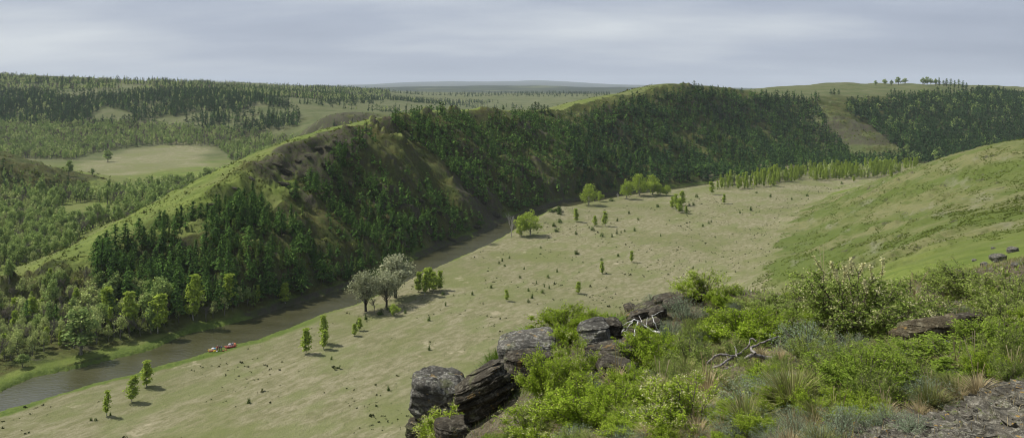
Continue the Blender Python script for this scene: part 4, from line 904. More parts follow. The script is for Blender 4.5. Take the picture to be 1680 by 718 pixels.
def slope_scrub():
    rng = np.random.default_rng(79); n = 150000
    yy = np.exp(rng.uniform(math.log(225), math.log(1000), n)); xx = (rng.uniform(-80, 1480, n)-U0)/FPX*yy
    ok = inside(xx, yy, np.vstack([FB, [[600, 800], [1500, 1200], [1500, 2500], [-1200, 2500], [-600, 300]]])); xx, yy = xx[ok], yy[ok]
    sp_ = bil(slope0, PH, LR, np.arctan2(xx, yy), np.log(np.hypot(xx, yy))); zz = H(xx, yy)
    ok = (sp_ > 0.16) & (zz > 2) & ((bil(FACE, PH, LR, np.arctan2(xx, yy), np.log(np.hypot(xx, yy))) > 0.45) | (yy > 800) | (rng.uniform(size=len(xx)) < 0.3)) & (fbm(xx/30, yy/9, 421, 4, .6)+rng.normal(0, .15, len(xx)) > -0.05); xx, yy, zz = xx[ok], yy[ok], zz[ok]
    ok = visible(xx, yy, zz+0.6); xx, yy, zz = xx[ok], yy[ok], zz[ok]
    s = rng.gamma(2.0, 0.15, len(xx))*np.clip(yy/400, .8, 1.5)+.12; g_ = Geo()
    for k in range(5):
        c = np.c_[xx, yy, zz]+rng.normal(0, 0.55, (len(xx), 3))*s[:, None]*[1, 1, 0.5]+np.c_[xx*0, xx*0, s*0.4]
        g_.leaves(c, s*0.6, rng.normal(size=(len(xx), 3))+[0, 0, 0.5], rng, 0.7, rng.uniform(0, 1, len(xx)))
    v, f, tt = g_.get(); m = leaf_material('slope_scrub', (0.085, 0.112, 0.020), (0.140, 0.168, 0.030), (0.115, 0.080, 0.040), 0.15, nscale=0.08)
    link('slope_scrub', make_mesh('slope_scrub', v, f, 4, {'tint': ('FLOAT', 'POINT', tt)}, [m]), kind='stuff', label='low scrub and tussocks clothing the rocky slopes across the river')
slope_scrub()
# ------------------------------------------------------------ the hill top we stand on: materials
def rock_material(name, base=(0.105, 0.10, 0.085), pale=(0.30, 0.295, 0.255), orange=0.35, sc=1.0, dip=0.35):
    m, nt = new_mat(name); t = NT(nt); geo = t.add('ShaderNodeNewGeometry'); P = geo.outputs['Position']
    mp = t.add('ShaderNodeMapping'); mp.inputs['Rotation'].default_value = (0.25, dip, 0.4); mp.inputs['Scale'].default_value = (0.8, 0.8, 4.5); t.link(P, mp.inputs[0])
    lay = t.noise(mp.outputs[0], 2.2*sc, 6, 0.7); n1 = t.noise(P, 3.2*sc, 6, 0.65); n2 = t.noise(P, 14*sc, 5, 0.7); n3 = t.noise(P, 38*sc, 3, 0.7)
    c = t.mix(t.ramp(lay, 0.38, 0.62), tuple(q*0.45 for q in base), base)
    c = t.mix(t.math('MULTIPLY', t.ramp(n2, 0.46, 0.64), t.ramp(n1, 0.36, 0.56)), c, pale)
    c = t.mix(t.math('MULTIPLY', t.ramp(n3, 0.52, 0.66), 0.8), c, tuple(q*0.3 for q in base))
    c = t.mix(t.math('MULTIPLY', t.ramp(n1, 0.55, 0.66), 0.6), c, (0.115, 0.125, 0.055))
    c = t.mix(t.math('MULTIPLY', t.ramp(t.noise(P, 6.3*sc, 4, 0.6), 0.62, 0.68), orange), c, (0.34, 0.21, 0.045))
    h = t.math('ADD', t.math('MULTIPLY', lay, 1.0), t.math('ADD', t.math('MULTIPLY', n2, 0.45), t.math('MULTIPLY', n3, 0.15)))
    t.out(t.bsdf(c, 0.92, 0.15, h, 1.0, 0.07/sc)); return m
M_ROCK = rock_material('lichened_schist'); M_ROCKD = rock_material('dark_schist', (0.058, 0.050, 0.036), (0.150, 0.138, 0.108), 0.3)
M_ROCKB = rock_material('brown_lichen_ledge', (0.095, 0.078, 0.046), (0.20, 0.18, 0.12), 0.6)
M_CARA = leaf_material('pea_shrub_leaves', (0.230, 0.351, 0.024), (0.351, 0.460, 0.054), (0.435, 0.484, 0.109), 0.4, nscale=1.5)
M_GREEN = leaf_material('green_shrub_leaves', (0.178, 0.276, 0.034), (0.287, 0.391, 0.057), (0.345, 0.391, 0.115), 0.35, nscale=1.5)
M_DULL = leaf_material('dull_shrub_leaves', (0.193, 0.275, 0.055), (0.303, 0.385, 0.083), (0.358, 0.372, 0.152), 0.35, nscale=1.5)
M_WORM = leaf_material('wormwood_leaves', (0.184, 0.243, 0.140), (0.281, 0.346, 0.216), (0.356, 0.410, 0.292), 0.25, nscale=1.5)
M_FLOW = leaf_material('cream_blossom', (0.56, 0.54, 0.24), (0.66, 0.63, 0.36), (0.72, 0.70, 0.48), 0.3, nscale=1.5)
M_TUFT = leaf_material('grass_blades', (0.150, 0.190, 0.050), (0.260, 0.270, 0.090), (0.42, 0.36, 0.19), 0.3, nscale=1.5)
M_STRAW = leaf_material('straw_blades', (0.36, 0.29, 0.15), (0.48, 0.40, 0.23), (0.55, 0.48, 0.31), 0.3, nscale=1.5)
M_FRESH = leaf_material('fresh_grass_blades', (0.110, 0.200, 0.028), (0.180, 0.270, 0.045), (0.26, 0.30, 0.09), 0.35, nscale=1.5)
B_STEM = bark_material('shrub_stems', (0.07, 0.055, 0.04), (0.17, 0.14, 0.11), 40)
B_WHITE = bark_material('sun_bleached_branch', (0.33, 0.32, 0.30), (0.66, 0.65, 0.63), 30)
B_LOG = bark_material('weathered_log', (0.10, 0.085, 0.075), (0.30, 0.28, 0.26), 25)

def noise3(p, f, seed): return (fbm(p[:,0]*f+p[:,2]*f*0.7+seed, p[:,1]*f-p[:,2]*f*0.9, seed, 4, 0.6)+fbm(p[:,2]*f*1.1-seed, p[:,0]*f*0.8+p[:,1]*f*0.6, seed+5, 3, 0.6))*0.5
def rock_mesh(seed, size, n=26, power=4.5, strata=0.05, rough=0.10, lay=7.0, tilt=(0.2, 0.3), mat=None, cut=0.12):
    """a broken block of layered rock: rounded box, chipped corners, ledges along the bedding"""
    rng = np.random.default_rng(seed); q = np.linspace(-1, 1, n+1); a, b = np.meshgrid(q, q, indexing='ij'); o = np.ones_like(a)
    V_, F_ = [], []; k = 0; id_ = np.arange((n+1)**2).reshape(n+1, n+1)
    f0 = np.stack([id_[:-1,:-1], id_[1:,:-1], id_[1:,1:], id_[:-1,1:]], -1).reshape(-1, 4)
    for P in ((a,b,o),(b,a,-o),(o,a,b),(-o,b,a),(b,o,a),(a,-o,b)):
        V_.append(np.stack(P, -1).reshape(-1, 3)); F_.append(f0+k); k += (n+1)**2
    v = np.concatenate(V_); f = np.concatenate(F_)
    v = v/((np.abs(v)**power).sum(1)**(1/power))[:, None]
    # random chopping planes give flat broken faces
    for _ in range(9):
        d = rng.normal(size=3); d /= np.linalg.norm(d); lim = 1.0+rng.uniform(-0.18, 0.25)*1.0
        s_ = v@d-lim*np.abs(d).sum()*0.72; v = v-np.where(s_ > 0, s_, 0)[:, None]*d*0.95
    s3 = np.array(size)/2; p = v*s3
    ax = np.array([tilt[0], tilt[1], 1.0]); ax /= np.linalg.norm(ax)
    t_ = p@ax; L = t_*lay/ max(s3[2], 0.2)+noise3(p, 0.8/s3.max(), seed)*1.2
    led = vnoise(np.floor(L)+seed*3.1, np.zeros_like(L)+noise3(p, 0.6/s3.max(), seed+9)*1.5, seed)-0.5
    side = v.copy(); side -= (side@ax)[:, None]*ax; side /= np.linalg.norm(side, axis=1)[:, None]+1e-6
    m_ = s3.min()
    p = p+side*(led*strata*2.4*m_*4)[:, None]*0.5+v*(noise3(p, 1.5/m_*0.6, seed+2)*rough*m_)[:, None]+v*(noise3(p, 5/m_*0.6, seed+3)*rough*0.35*m_)[:, None]
    q_ = noise3(p, 2.6/m_*0.6, seed+6); p = p+v*((np.abs(q_)-0.15)*-rough*1.1*m_)[:, None]+v*(noise3(p, 13/m_*0.6, seed+8)*rough*0.16*m_)[:, None]
    return make_mesh('rock', p, f, 4, None, [mat or M_ROCK], False)
def rock(u, v, Yd, w, h, dpx, seed, label, mat=None, rz=0.0, tiltx=0.0, tilty=0.0, group=None, name='rock', **kw):
    """u, v = middle of its sighted face, w/h = sighted size, all at distance Yd"""
    if Yd < 30:
        q = ground(u, v+h*0.45, 2)
        if q: Yd = min(Yd, q[1]-0.002*dpx)
    x, y, z = sight(u, v, Yd); s = Yd/FPX
    me = rock_mesh(seed, (w*s, dpx*s, h*s), mat=mat, **kw); o = link(name, me, label=label, category='rock', loc=(x, y+dpx*s*0.35, z)); o.rotation_euler = (tiltx, tilty, rz)
    if group: o['group'] = group
    return o
# ------------------------------------------------------------ rocks of the outcrop
rock(716, 668, 12.2, 92, 84, 95, 5, 'big square lichened boulder at the low end of the outcrop', rz=0.12, tilty=0.05, power=4.5, strata=0.03, rough=0.20, lay=4, name='boulder', n=48)
rock(694, 716, 12.0, 56, 40, 60, 8, 'dark broken rock under the big square boulder', mat=M_ROCKD, rz=-0.2, lay=5, n=30)
rock(742, 716, 11.9, 60, 34, 60, 9, 'low rubble block half hidden by yellow flowers', mat=M_ROCKD, rz=0.3)
rock(793, 650, 12.6, 92, 62, 80, 12, 'leaning dark layered slab beside the square boulder', mat=M_ROCKD, tilty=-0.62, strata=0.09, lay=8, n=44)
rock(812, 624, 12.9, 66, 34, 60, 13, 'rough slab between the leaning slab and the pale topped block', mat=M_ROCKD, tilty=-0.55, strata=0.08)
rock(866, 580, 13.4, 98, 44, 80, 14, 'pale topped flat rock jutting over the meadow', tilty=-0.16, strata=0.05, lay=5, power=5, n=44)
rock(868, 606, 13.3, 84, 40, 70, 15, 'shadowed dark rock underneath the pale topped one', mat=M_ROCKD, tilty=-0.1, strata=0.10, lay=6, n=40)
rock(831, 572, 13.2, 26, 26, 30, 16, 'small knobbly dark stone on the tip of the pale topped rock', mat=M_ROCKD)
rock(848, 610, 12.9, 40, 16, 40, 17, 'thin pale flake wedged in the outcrop below the jutting rock', tilty=0.15, strata=0.06)
rock(978, 556, 13.8, 52, 44, 60, 18, 'grey humped rock with a pale streak beside the bleached branches', tilty=-0.3, n=40)
rock(1003, 548, 14.0, 36, 38, 50, 19, 'rounded dark stone against the grey humped rock', mat=M_ROCKD)
rock(1004, 590, 13.3, 84, 30, 70, 20, 'split layered slab below the bleached branches', mat=M_ROCKD, tilty=-0.15, strata=0.10, lay=5, n=40)
rock(1013, 612, 13.0, 60, 30, 60, 21, 'dark angular block at the foot of the layered slab', mat=M_ROCKD, tilty=0.2)
for k, (u, v, w, h, tl) in enumerate([(1048,524,50,26,-.35),(1060,508,44,20,-.3),(1078,517,46,26,-.3),(1092,494,50,18,-.25),(1108,502,40,24,-.2),(1126,486,44,16,-.18),(1150,487,48,18,-.05),(1178,486,40,16,.05),(1070,536,60,24,-.25),(1140,478,30,12,-.1),(1035,508,22,14,-.3)]):
    rock(u, v, 16.6, w*.8, h*.72, 34, 30+k, 'thin dark flake of the shattered rock rib along the hill crest', mat=M_ROCKD, tilty=tl, group='flakes of the shattered rock rib', strata=0.10, lay=4, n=20)
for (u, v, w, h, lb, sd, mt) in [(1545,545,110,26,'long brown lichened ledge between the green bushes',41,M_ROCKB),(1500,552,60,24,'mossy low end of the brown lichened ledge',42,M_ROCKB),(1585,530,70,20,'dark upper step of the brown lichened ledge',43,M_ROCKD)]:
    p = ground(u, v+8, 2); rock(u, v+6, p[1], w, h*1.7, w*0.45, sd, lb, mat=mt, tilty=-0.16, strata=0.10, rough=0.2, lay=3, n=44)
for k, (u, v, w, h) in enumerate([(1642,421,60,26),(1664,408,44,18),(1618,432,34,16),(1600,425,20,10),(1575,442,24,10),(1546,455,34,14),(1562,449,16,8),(1668,432,30,14),(1632,405,22,9),(1508,463,14,7)]):
    p = ground(u, v+h*0.3, 2)
    if p and p[1] < 140: rock(u, v+3, p[1], w*.34, h*.45, w*0.35, 50+k, 'grey lichened rock breaking through turf on the steep green hillside', tilty=-0.3, rz=0.3*k, group='rocks in the hillside turf', strata=0.07, lay=4, n=18)
# crags breaking through the crest and spurs across the river
M_CRAG = rock_material('dark_crag', (0.055, 0.052, 0.034), (0.120, 0.118, 0.075), 0.2, 0.5)
for k, (u, v, w, h) in enumerate([(455,270,22,8),(470,285,28,13),(462,303,32,14),(490,266,20,10),(505,257,18,11),(520,248,22,11),(540,241,20,10),(555,234,24,11),(530,270,18,14),(545,288,20,15),(556,264,18,13),(600,215,22,8),(580,224,16,8),(577,302,18,13),(592,332,20,15),(622,342,20,16),(642,372,18,13),(762,302,16,13),(792,332,16,12),(812,354,24,11),(780,374,26,11),(740,394,22,9),(700,238,18,10),(780,208,20,9),(802,218,18,9),(905,214,16,8),(345,338,18,5),(385,312,18,5),(412,293,20,6),(500,290,18,12),(515,310,16,12),(480,320,18,10),(535,330,16,12),(660,300,14,12),(690,330,14,12),(720,350,14,12),(830,240,14,9),(860,280,14,10),(500,215,22,10),(525,204,26,12),(552,200,26,14),(578,204,22,12),(540,222,22,12)]):
    p = ground(u, v, 150)
    if p is None or v < 225 and u < 600: continue
    sc_ = p[1]/FPX; me = rock_mesh(300+k, (w*sc_*.85, w*sc_*.45, h*sc_*.62), n=18, power=2.2, strata=.12, rough=.50, lay=3, mat=M_CRAG)
    o = link('crag', me, loc=(p[0], p[1], p[2]-h*sc_*.08), category='rock', group='crags on the ridge across the river' if v > 225 or u > 600 else 'crags of the dark cliff', label='dark crag jutting from the grassy crest and spurs across the river' if v > 225 or u > 600 else 'dark crag of the small cliff behind the ridge crest'); o.rotation_euler = (0, .2+.2*sin(k*2.1), -.3+.35*sin(k*1.3))
# ------------------------------------------------------------ scree: too many to count
def scree():
    rng = np.random.default_rng(5); g_ = Geo(); n = 9000
    u = rng.uniform(1180, 1720, n); v = rng.uniform(600, 780, n)
    ok = (v > 616+(1680-u)*0.34+rng.normal(0, 12, n)) | (rng.uniform(size=n) < 0.06); u, v = u[ok], v[ok]
    # plane through the local ground
    P = [ground(a, b, 1.5) for a, b in zip(u[::40], v[::40])]; 
    yy = np.array([q[1] for q in P]); A_ = np.c_[1/(v[::40]-V0), (u[::40]-U0)/(v[::40]-V0), np.ones(len(P))]; co = np.linalg.lstsq(A_, yy, rcond=None)[0]
    y = np.c_[1/(v-V0), (u-U0)/(v-V0), np.ones(len(u))]@co; x = (u-U0)/FPX*y; z = H(x, y)
    box = np.array([(a, b, c) for a in (-1,1) for b in (-1,1) for c in (-1,1)], float); bf = np.array([[0,1,3,2],[4,6,7,5],[0,4,5,1],[2,3,7,6],[0,2,6,4],[1,5,7,3]])
    for i in range(len(x)):
        s = rng.gamma(2.0, 0.0075)+0.005; b = box*[s, s*rng.uniform(.5,1), s*rng.uniform(.15,.45)]*rng.uniform(0.65, 1.25, (8, 3))
        a = rng.uniform(0, 6.28); t1 = rng.normal(0, .35); R_ = np.array(Matrix.Rotation(a, 3, 'Z') @ Matrix.Rotation(t1, 3, 'X'))
        g_.add(b@R_.T+[x[i], y[i], z[i]+s*0.1], bf, np.full(8, rng.uniform()))
    v_, f_, t_ = g_.get()
    link('scree', make_mesh('scree', v_, f_, 4, {'tint': ('FLOAT', 'POINT', t_)}, [rock_material('scree_stone', (0.125, 0.115, 0.090), (0.270, 0.255, 0.205), 0.8, 2.5)], False), kind='stuff', label='flat lichen-spotted stone chips at the bare corner of the hill')
scree()
# ------------------------------------------------------------ shrubs, wormwood, grass
def shrub_gen(seed, h=1.0, w=1.3, stems=22, twigs=9, leaves=16, size=0.014, flowers=0, droop=0.15, racemes=0):
    rng = np.random.default_rng(seed); st, lf, fl = Geo(), Geo(), Geo()
    for i in range(stems):
        a = rng.uniform(0, 2*pi); sp = rng.uniform(0.05, 1)**0.6*w/2; hh = h*math.sqrt(max(0.12, 1-(sp/(w/2))**2*0.72))*rng.uniform(0.72, 1.08)
        dx, dy = cos(a), sin(a); f = np.linspace(0, 1, 6)
        P = np.c_[dx*sp*f**0.8+rng.normal(0, .018, 6)*f, dy*sp*f**0.8+rng.normal(0, .018, 6)*f, hh*(f-droop*f**3)+0]
        st.tube(P, np.linspace(0.010, 0.0025, 6)*h, 4)
        for j in range(twigs):
            t_ = rng.uniform(0.22, 1.0); b = np.array([np.interp(t_, f, P[:,q]) for q in range(3)])
            d = np.array([dx*.6, dy*.6, .45])+rng.normal(0, .55, 3); d /= np.linalg.norm(d); L = rng.uniform(.08, .22)*h
            e_ = b+d*L; st.tube([b, (b+e_)/2+[0,0,.01], e_], [0.004*h, 0.003*h, 0.0015*h], 3)
            m = rng.integers(leaves//2, leaves+1); tt = rng.uniform(0.15, 1.05, m)[:, None]
            c = b+(e_-b)*tt+rng.normal(0, 0.022*h, (m, 3))
            lf.leaves(c, np.full(m, size*h), rng.normal(size=(m, 3))*0.8+[dx*.3, dy*.3, .7], rng, 0.62, np.clip(rng.normal(0.3, .2, m), 0, .99))
            if flowers and rng.uniform() < flowers and b[2] > 0.35*hh:
                k = rng.integers(12, 26); c = e_+rng.normal(0, 0.020*h, (k, 3))
                fl.leaves(c, np.full(k, size*h*0.48), rng.normal(size=(k, 3))+[0,0,.6], rng, 0.9)
    for i in range(racemes):
        a = rng.uniform(0, 2*pi); r = rng.uniform(0, .22)*w; b = np.array([cos(a)*r, sin(a)*r, h*rng.uniform(.72, .92)]); e_ = b+[rng.normal(0,.05), rng.normal(0,.05), h*rng.uniform(.16,.3)]
        st.tube([b, (b+e_)/2, e_], [.004, .003, .001], 3); k = 70; tt = rng.uniform(0.15, 1, k)[:, None]
        fl.leaves(b+(e_-b)*tt+rng.normal(0, .010, (k, 3)), np.full(k, size*.7), rng.normal(size=(k, 3)), rng, .9)
    return st.get(), lf.get(), fl.get()
def worm_gen(seed, h=0.5, w=0.8, stems=60, size=0.012):
    rng = np.random.default_rng(seed); st, lf, fl = Geo(), Geo(), Geo()
    for i in range(stems):
        a = rng.uniform(0, 2*pi); sp = rng.uniform(0, 1)**0.6*w/2; hh = h*math.sqrt(max(0.1, 1-(sp/(w/2))**2*.75))*rng.uniform(.75, 1.1)
        b0 = np.array([cos(a)*sp*.35, sin(a)*sp*.35, 0]); e_ = np.array([cos(a)*sp, sin(a)*sp, hh]); st.tube([b0, (b0+e_)/2+[0,0,.02], e_], [.004, .003, .0015], 3)
        m = 46; tt = rng.uniform(.25, 1.02, m)[:, None]; c = b0+(e_-b0)*tt+rng.normal(0, .026, (m, 3))*(h/0.5)
        lf.leaves(c, np.full(m, size), rng.normal(size=(m, 3))+[0, 0, .4], rng, .32, np.clip(rng.normal(.35, .22, m), 0, .99))
    return st.get(), lf.get(), fl.get()
def tuft_gen(seed, h=0.4, w=0.5, n=260, wid=0.0035, stalks=0):
    rng = np.random.default_rng(seed); lf, st = Geo(), Geo(); a = rng.uniform(0, 2*pi, n); L = h*rng.uniform(.5, 1.15, n); o = rng.uniform(0, 1, n)**.7
    r0 = rng.uniform(0, .10, n)*w; d = np.c_[np.cos(a), np.sin(a)]; sdir = np.c_[-np.sin(a), np.cos(a), np.zeros(n)]
    pts = [np.c_[d*(r0+o*w*.5*f**1.5)[:, None], L*(f-0.45*o*f*f)] for f in (0, .35, .7, 1.0)]; wd = [wid, wid, wid*.75, wid*.12]; tt = rng.uniform(0, .95, n)
    for k in range(3):
        v = np.stack([pts[k]-sdir*wd[k], pts[k]+sdir*wd[k], pts[k+1]+sdir*wd[k+1], pts[k+1]-sdir*wd[k+1]], 1).reshape(-1, 3)
        lf.add(v, np.arange(len(v)).reshape(-1, 4), np.repeat(tt, 4))
    for k in range(stalks):
        aa = rng.uniform(0, 6.28); q = rng.uniform(.05, .35); e_ = np.array([cos(aa)*q*h, sin(aa)*q*h, h*rng.uniform(1.1, 1.6)]); st.tube([[0,0,0], e_*[.4,.4,.55], e_], [.003, .0025, .005], 3)
    return st.get(), lf.get(), Geo().get()
def plant_proto(gen, leafm, stemm=B_STEM, flm=M_FLOW):
    st, lf, fl = gen; out = {}
    for nm, g_, m in (('stems', st, stemm), ('leaves', lf, leafm), ('blossom', fl, flm)):
        if len(g_[0]): out[nm] = make_mesh('plant_'+nm, g_[0], g_[1], 4, {'tint': ('FLOAT', 'POINT', g_[2])}, [m])
    allv = np.concatenate([q[0] for q in (st, lf) if len(q[0])]); out['_h'] = np.percentile(allv[:,2], 99); out['_w'] = np.percentile(allv[:,0], 98)-np.percentile(allv[:,0], 2)
    return out
PL = {
 'cara': [plant_proto(shrub_gen(s, 1, 1.3, 34, 20, 30, .017, fl_, .15), M_CARA) for s, fl_ in ((1, .02), (2, .05), (3, .0))],
 'flower': [plant_proto(shrub_gen(s, 1, 1.4, 32, 18, 26, .016, fl_, .12), M_CARA) for s, fl_ in ((4, .55), (5, .4))],
 'spirea': [plant_proto(shrub_gen(6, 1, 1.5, 40, 18, 24, .017, .22, .08, 12), M_DULL), plant_proto(shrub_gen(7, 1, 1.5, 32, 16, 22, .017, .18, .1, 0), M_DULL)],
 'green': [plant_proto(shrub_gen(s, 1, 1.9, 58, 18, 28, .018, 0, .1), M_GREEN) for s in (8, 9, 10)],
 'airy': [plant_proto(shrub_gen(s, 1, 1.3, 30, 14, 20, .018, .04, .1), M_DULL) for s in (11, 12)],
 'worm': [plant_proto(worm_gen(s, .5, .85, 64, .014), M_WORM) for s in (13, 14, 15)],
 'tuft': [plant_proto(tuft_gen(s, .42, .6, 300, .0036, 0), M_TUFT) for s in (16, 17)],
 'straw': [plant_proto(tuft_gen(s, .38, .6, 220, .003, 3), M_STRAW, M_STRAW) for s in (18, 19)],
 'fresh': [plant_proto(tuft_gen(s, .40, .4, 260, .004, 0), M_FRESH) for s in (20, 21)],
 'stalk': [plant_proto(tuft_gen(s, .5, .35, 36, .003, 5), M_STRAW, M_STRAW) for s in (22, 23)],
}
def plant(kind, u, v, wpx, hpx, label, cat, name, group=None, i=0, Yd=None, whole=False):
    if Yd is None:
        p = ground(u, v, 2)
        if p is None or p[1] > 75: return None
    else: p = sight(u, v, Yd)
    return plant_xyz(kind, p, wpx/FPX*p[1], hpx/FPX*p[1], label, cat, name, group, i)
def plant_xyz(kind, p, w, h, label, cat, name, group=None, i=0):
    pr = PL[kind][i % len(PL[kind])]; r = bpy.data.objects.new(name, None); C.objects.link(r); r.empty_display_size = .2
    for nm in ('stems', 'leaves', 'blossom'):
        if nm in pr: link(nm if kind not in ('tuft', 'straw', 'fresh', 'stalk') else {'leaves': 'blades', 'stems': 'stalks'}[nm], pr[nm], r)
    r.location = (p[0], p[1], p[2]-0.02); sw, sh = w/pr['_w'], h/pr['_h']; r.scale = (sw, sw, sh); r.rotation_euler = (0, 0, random.uniform(0, 6.28))
    r['label'] = label; r['category'] = cat
    if group: r['group'] = group
    return r
SH = 'shrub'
for k, (kd, u, v, w, h, lb, *Yx) in enumerate([
 ('spirea',1400,556,180,104,'largest shrub on the hill, topped by upright cream flower spikes'),
 ('spirea',1500,530,130,66,'loose shrub with cream blossom just past the largest spiked shrub'),
 ('flower',1130,712,150,88,'big lime shrub thick with cream flowers at the bottom edge'),
 ('flower',760,726,120,60,'yellow-flowered shrub in front of the square boulder',11.0),
 ('cara',930,556,100,48,'vivid yellow-green bush on the crest above the jutting rock'),
 ('cara',975,548,60,34,'smaller yellow-green bush next to the vivid one on the crest'),
 ('flower',1155,492,84,46,'lime bush on the highest bump of the shattered rib'),
 ('cara',905,664,96,78,'tall lime shrub sprawling over the middle of the outcrop'),
 ('cara',960,700,110,74,'lime shrub low on the slope below the outcrop'),
 ('flower',940,625,80,70,'lime shrub with cream sprays against the dark outcrop'),
 ('flower',880,718,110,54,'flowering lime shrub between the leaning slab and the picture edge'),
 ('cara',1070,604,80,62,'thin lime shrub under the bleached branches'),
 ('airy',1130,600,70,46,'dull green airy shrub beside the bleached branches'),
 ('cara',1215,562,110,52,'bright green bush above the fallen grey log'),
 ('green',1270,552,90,40,'low green bush above and beyond the fallen grey log'),
 ('green',1420,652,170,74,'broad bright green bush in the middle of the slope'),
 ('green',1560,614,190,44,'wide bright green bush below the brown ledge'),
 ('green',1650,592,130,60,'vivid green bush at the end of the brown ledge'),
 ('green',1480,602,120,36,'rounded green bush between the spiked shrub and the broad bush'),
 ('airy',1600,492,120,56,'airy olive shrub on the rise beyond the brown ledge'),
 ('airy',1662,512,100,62,'tall olive shrub on the rise, close to the steep hillside rocks'),
 ('spirea',1660,545,100,60,'cream-flecked shrub over the brown ledge'),
 ('airy',1560,480,90,40,'olive shrub on the skyline of the hill beside the dry stems'),
 ('airy',1250,505,90,24,'low olive shrub on the crest past the rock rib'),
 ('airy',1310,515,80,34,'low dull shrub on the crest beside the spiked shrub'),
 ('green',1640,618,90,34,'small green bush above the stone chips'),
 ('cara',1010,690,80,60,'slim lime shrub between two flowering shrubs'),
 ('airy',1180,640,70,44,'grey-green airy shrub just below the fallen grey log')]):
    plant(kd, u, v, w, h, lb, SH, 'shrub', 'shrubs on the near hill', k if kd != 'spirea' else (0 if k == 0 else 1), *([Yx[0]] if Yx else []))
for k, (u, v, w, h, lb, *Yx) in enumerate([
 (1125,522,66,34,'silvery wormwood at the top of the shattered rib'),(1075,503,40,20,'small wormwood perched on the shattered rib'),(1320,578,96,50,'wide silver-green wormwood left of the spiked shrub'),(1385,712,80,52,'bluish wormwood clump at the bottom edge below the broad bush'),(1372,610,60,46,'wormwood between the spiked shrub and the broad bush'),(1240,668,100,44,'soft wormwood under the fallen grey log'),(1150,568,50,26,'little wormwood beside the bleached branches'),(1100,548,46,24,'little wormwood above the bleached branches'),(1555,530,60,28,'pale wormwood at the start of the brown ledge'),(1530,662,90,40,'wormwood between the broad bush and the stone chips'),(1500,706,60,30,'pale wormwood amid the stone chips'),(790,655,44,60,'grey-green wormwood between the boulder and the leaning slab',12.4),(905,572,44,22,'wormwood on top of the pale topped rock',13.4),(1620,620,70,34,'wormwood in front of the vivid bush'),(1440,700,50,26,'small wormwood left of the stone chips'),(1060,640,60,30,'wormwood below the thin lime shrub'),(1210,712,80,36,'wormwood tuft beside the big flowering shrub')]):
    plant('worm', u, v, w, h, lb.replace(' left of ', ' next to '), 'wormwood', 'wormwood', 'wormwood clumps on the near hill', k, *([Yx[0]] if Yx else []))
for k, (kd, u, v, w, h, lb, *Yx) in enumerate([
 ('tuft',1300,672,110,74,'big arching grass tuft below the fallen grey log'),('tuft',1225,705,90,60,'arching grass tuft beside the big flowering shrub'),('straw',1160,650,70,50,'straw-coloured tuft above the big flowering shrub'),('fresh',822,606,46,36,'fresh green grass tuft on the lip of the outcrop',13.0),('fresh',808,616,40,44,'fresh grass tuft behind the leaning slab',13.1),('fresh',870,556,60,20,'short green grass behind the pale topped rock',14.2),('fresh',1060,480,30,26,'grass tuft at the start of the shattered rib'),('straw',1350,505,40,60,'tall dry grass beside the spiked shrub'),('straw',1085,660,70,50,'dry tuft below the thin lime shrub'),('tuft',1460,590,60,40,'grass tuft at the foot of the spiked shrub'),('stalk',1362,500,30,42,'thin dry stems standing against the green hillside'),('stalk',1500,492,40,44,'tall dry stems beside the cream-flowered loose shrub'),('stalk',1640,480,30,46,'dry stems on the rise near the hillside rocks'),('straw',1010,640,60,44,'reddish dry tuft below the layered slab'),('fresh',1090,575,36,36,'fresh grass beside the bleached branches'),('tuft',1340,640,70,44,'grass tuft between the wormwoods'),('fresh',1000,540,60,26,'fresh grass on the crest behind the humped rock')]):
    plant(kd, u, v, w, h, lb, 'grass tuft', 'grass_tuft', None, k, *([Yx[0]] if Yx else []))
# the thinner growth between them, each clump its own plant
rng4 = np.random.default_rng(99)
ROCKZONE = np.array([(665,625),(760,625),(800,580),(905,540),(960,530),(1110,480),(1200,470),(1115,545),(1090,600),(1020,640),(900,625),(870,700),(800,718),(760,780),(660,780)])
def fill(kind, n, wr, hr, label, cat, name, group, prob, umin=760, vmax=760):
    got = 0; tries = 0
    while got < n and tries < n*30:
        tries += 1; u = rng4.uniform(umin, 1740); v = rng4.uniform(470, vmax)
        if v < 640 and rng4.uniform() > 0.8: continue
        if inside(np.array([u]), np.array([v]), ROCKZONE)[0]: continue
        p = ground(u, v, 2)
        if p is None or p[1] > 26: continue
        if u > 1400 and v > 622+(1680-u)*0.34 and rng4.uniform() < 0.985: continue
        if fbm(np.array([p[0]/prob[0]]), np.array([p[1]/prob[0]]), prob[1], 2)[0] < prob[2]: continue
        w = min(rng4.uniform(*wr), 62/FPX*p[1]); plant_xyz(kind, p, w, w*rng4.uniform(*hr), label, cat, name, group, int(rng4.integers(9))); got += 1
fill('worm', 110, (0.16, 0.42), (.35, .6), 'small grey-green wormwood scattered between the larger clumps', 'wormwood', 'wormwood', 'small scattered wormwoods', (1.6, 501, -0.05))
fill('straw', 110, (0.15, 0.32), (.4, .75), 'small straw-coloured tuft scattered over the near hill', 'grass tuft', 'dry_grass_tuft', 'small scattered dry tufts', (1.3, 502, -0.2))
fill('tuft', 90, (0.15, 0.36), (.45, .8), 'small greenish tuft scattered over the near hill', 'grass tuft', 'grass_tuft', 'small scattered green tufts', (1.3, 503, -0.2))
fill('airy', 60, (0.18, 0.40), (.6, 1.1), 'small dull green twiggy shrublet between the larger shrubs', 'shrub', 'shrublet', 'small dull shrublets', (1.5, 504, 0))
fill('green', 50, (0.2, 0.45), (.28, .45), 'small bright green shrublet between the larger shrubs', 'shrub', 'green_shrublet', 'small bright shrublets', (1.7, 505, 0.1))
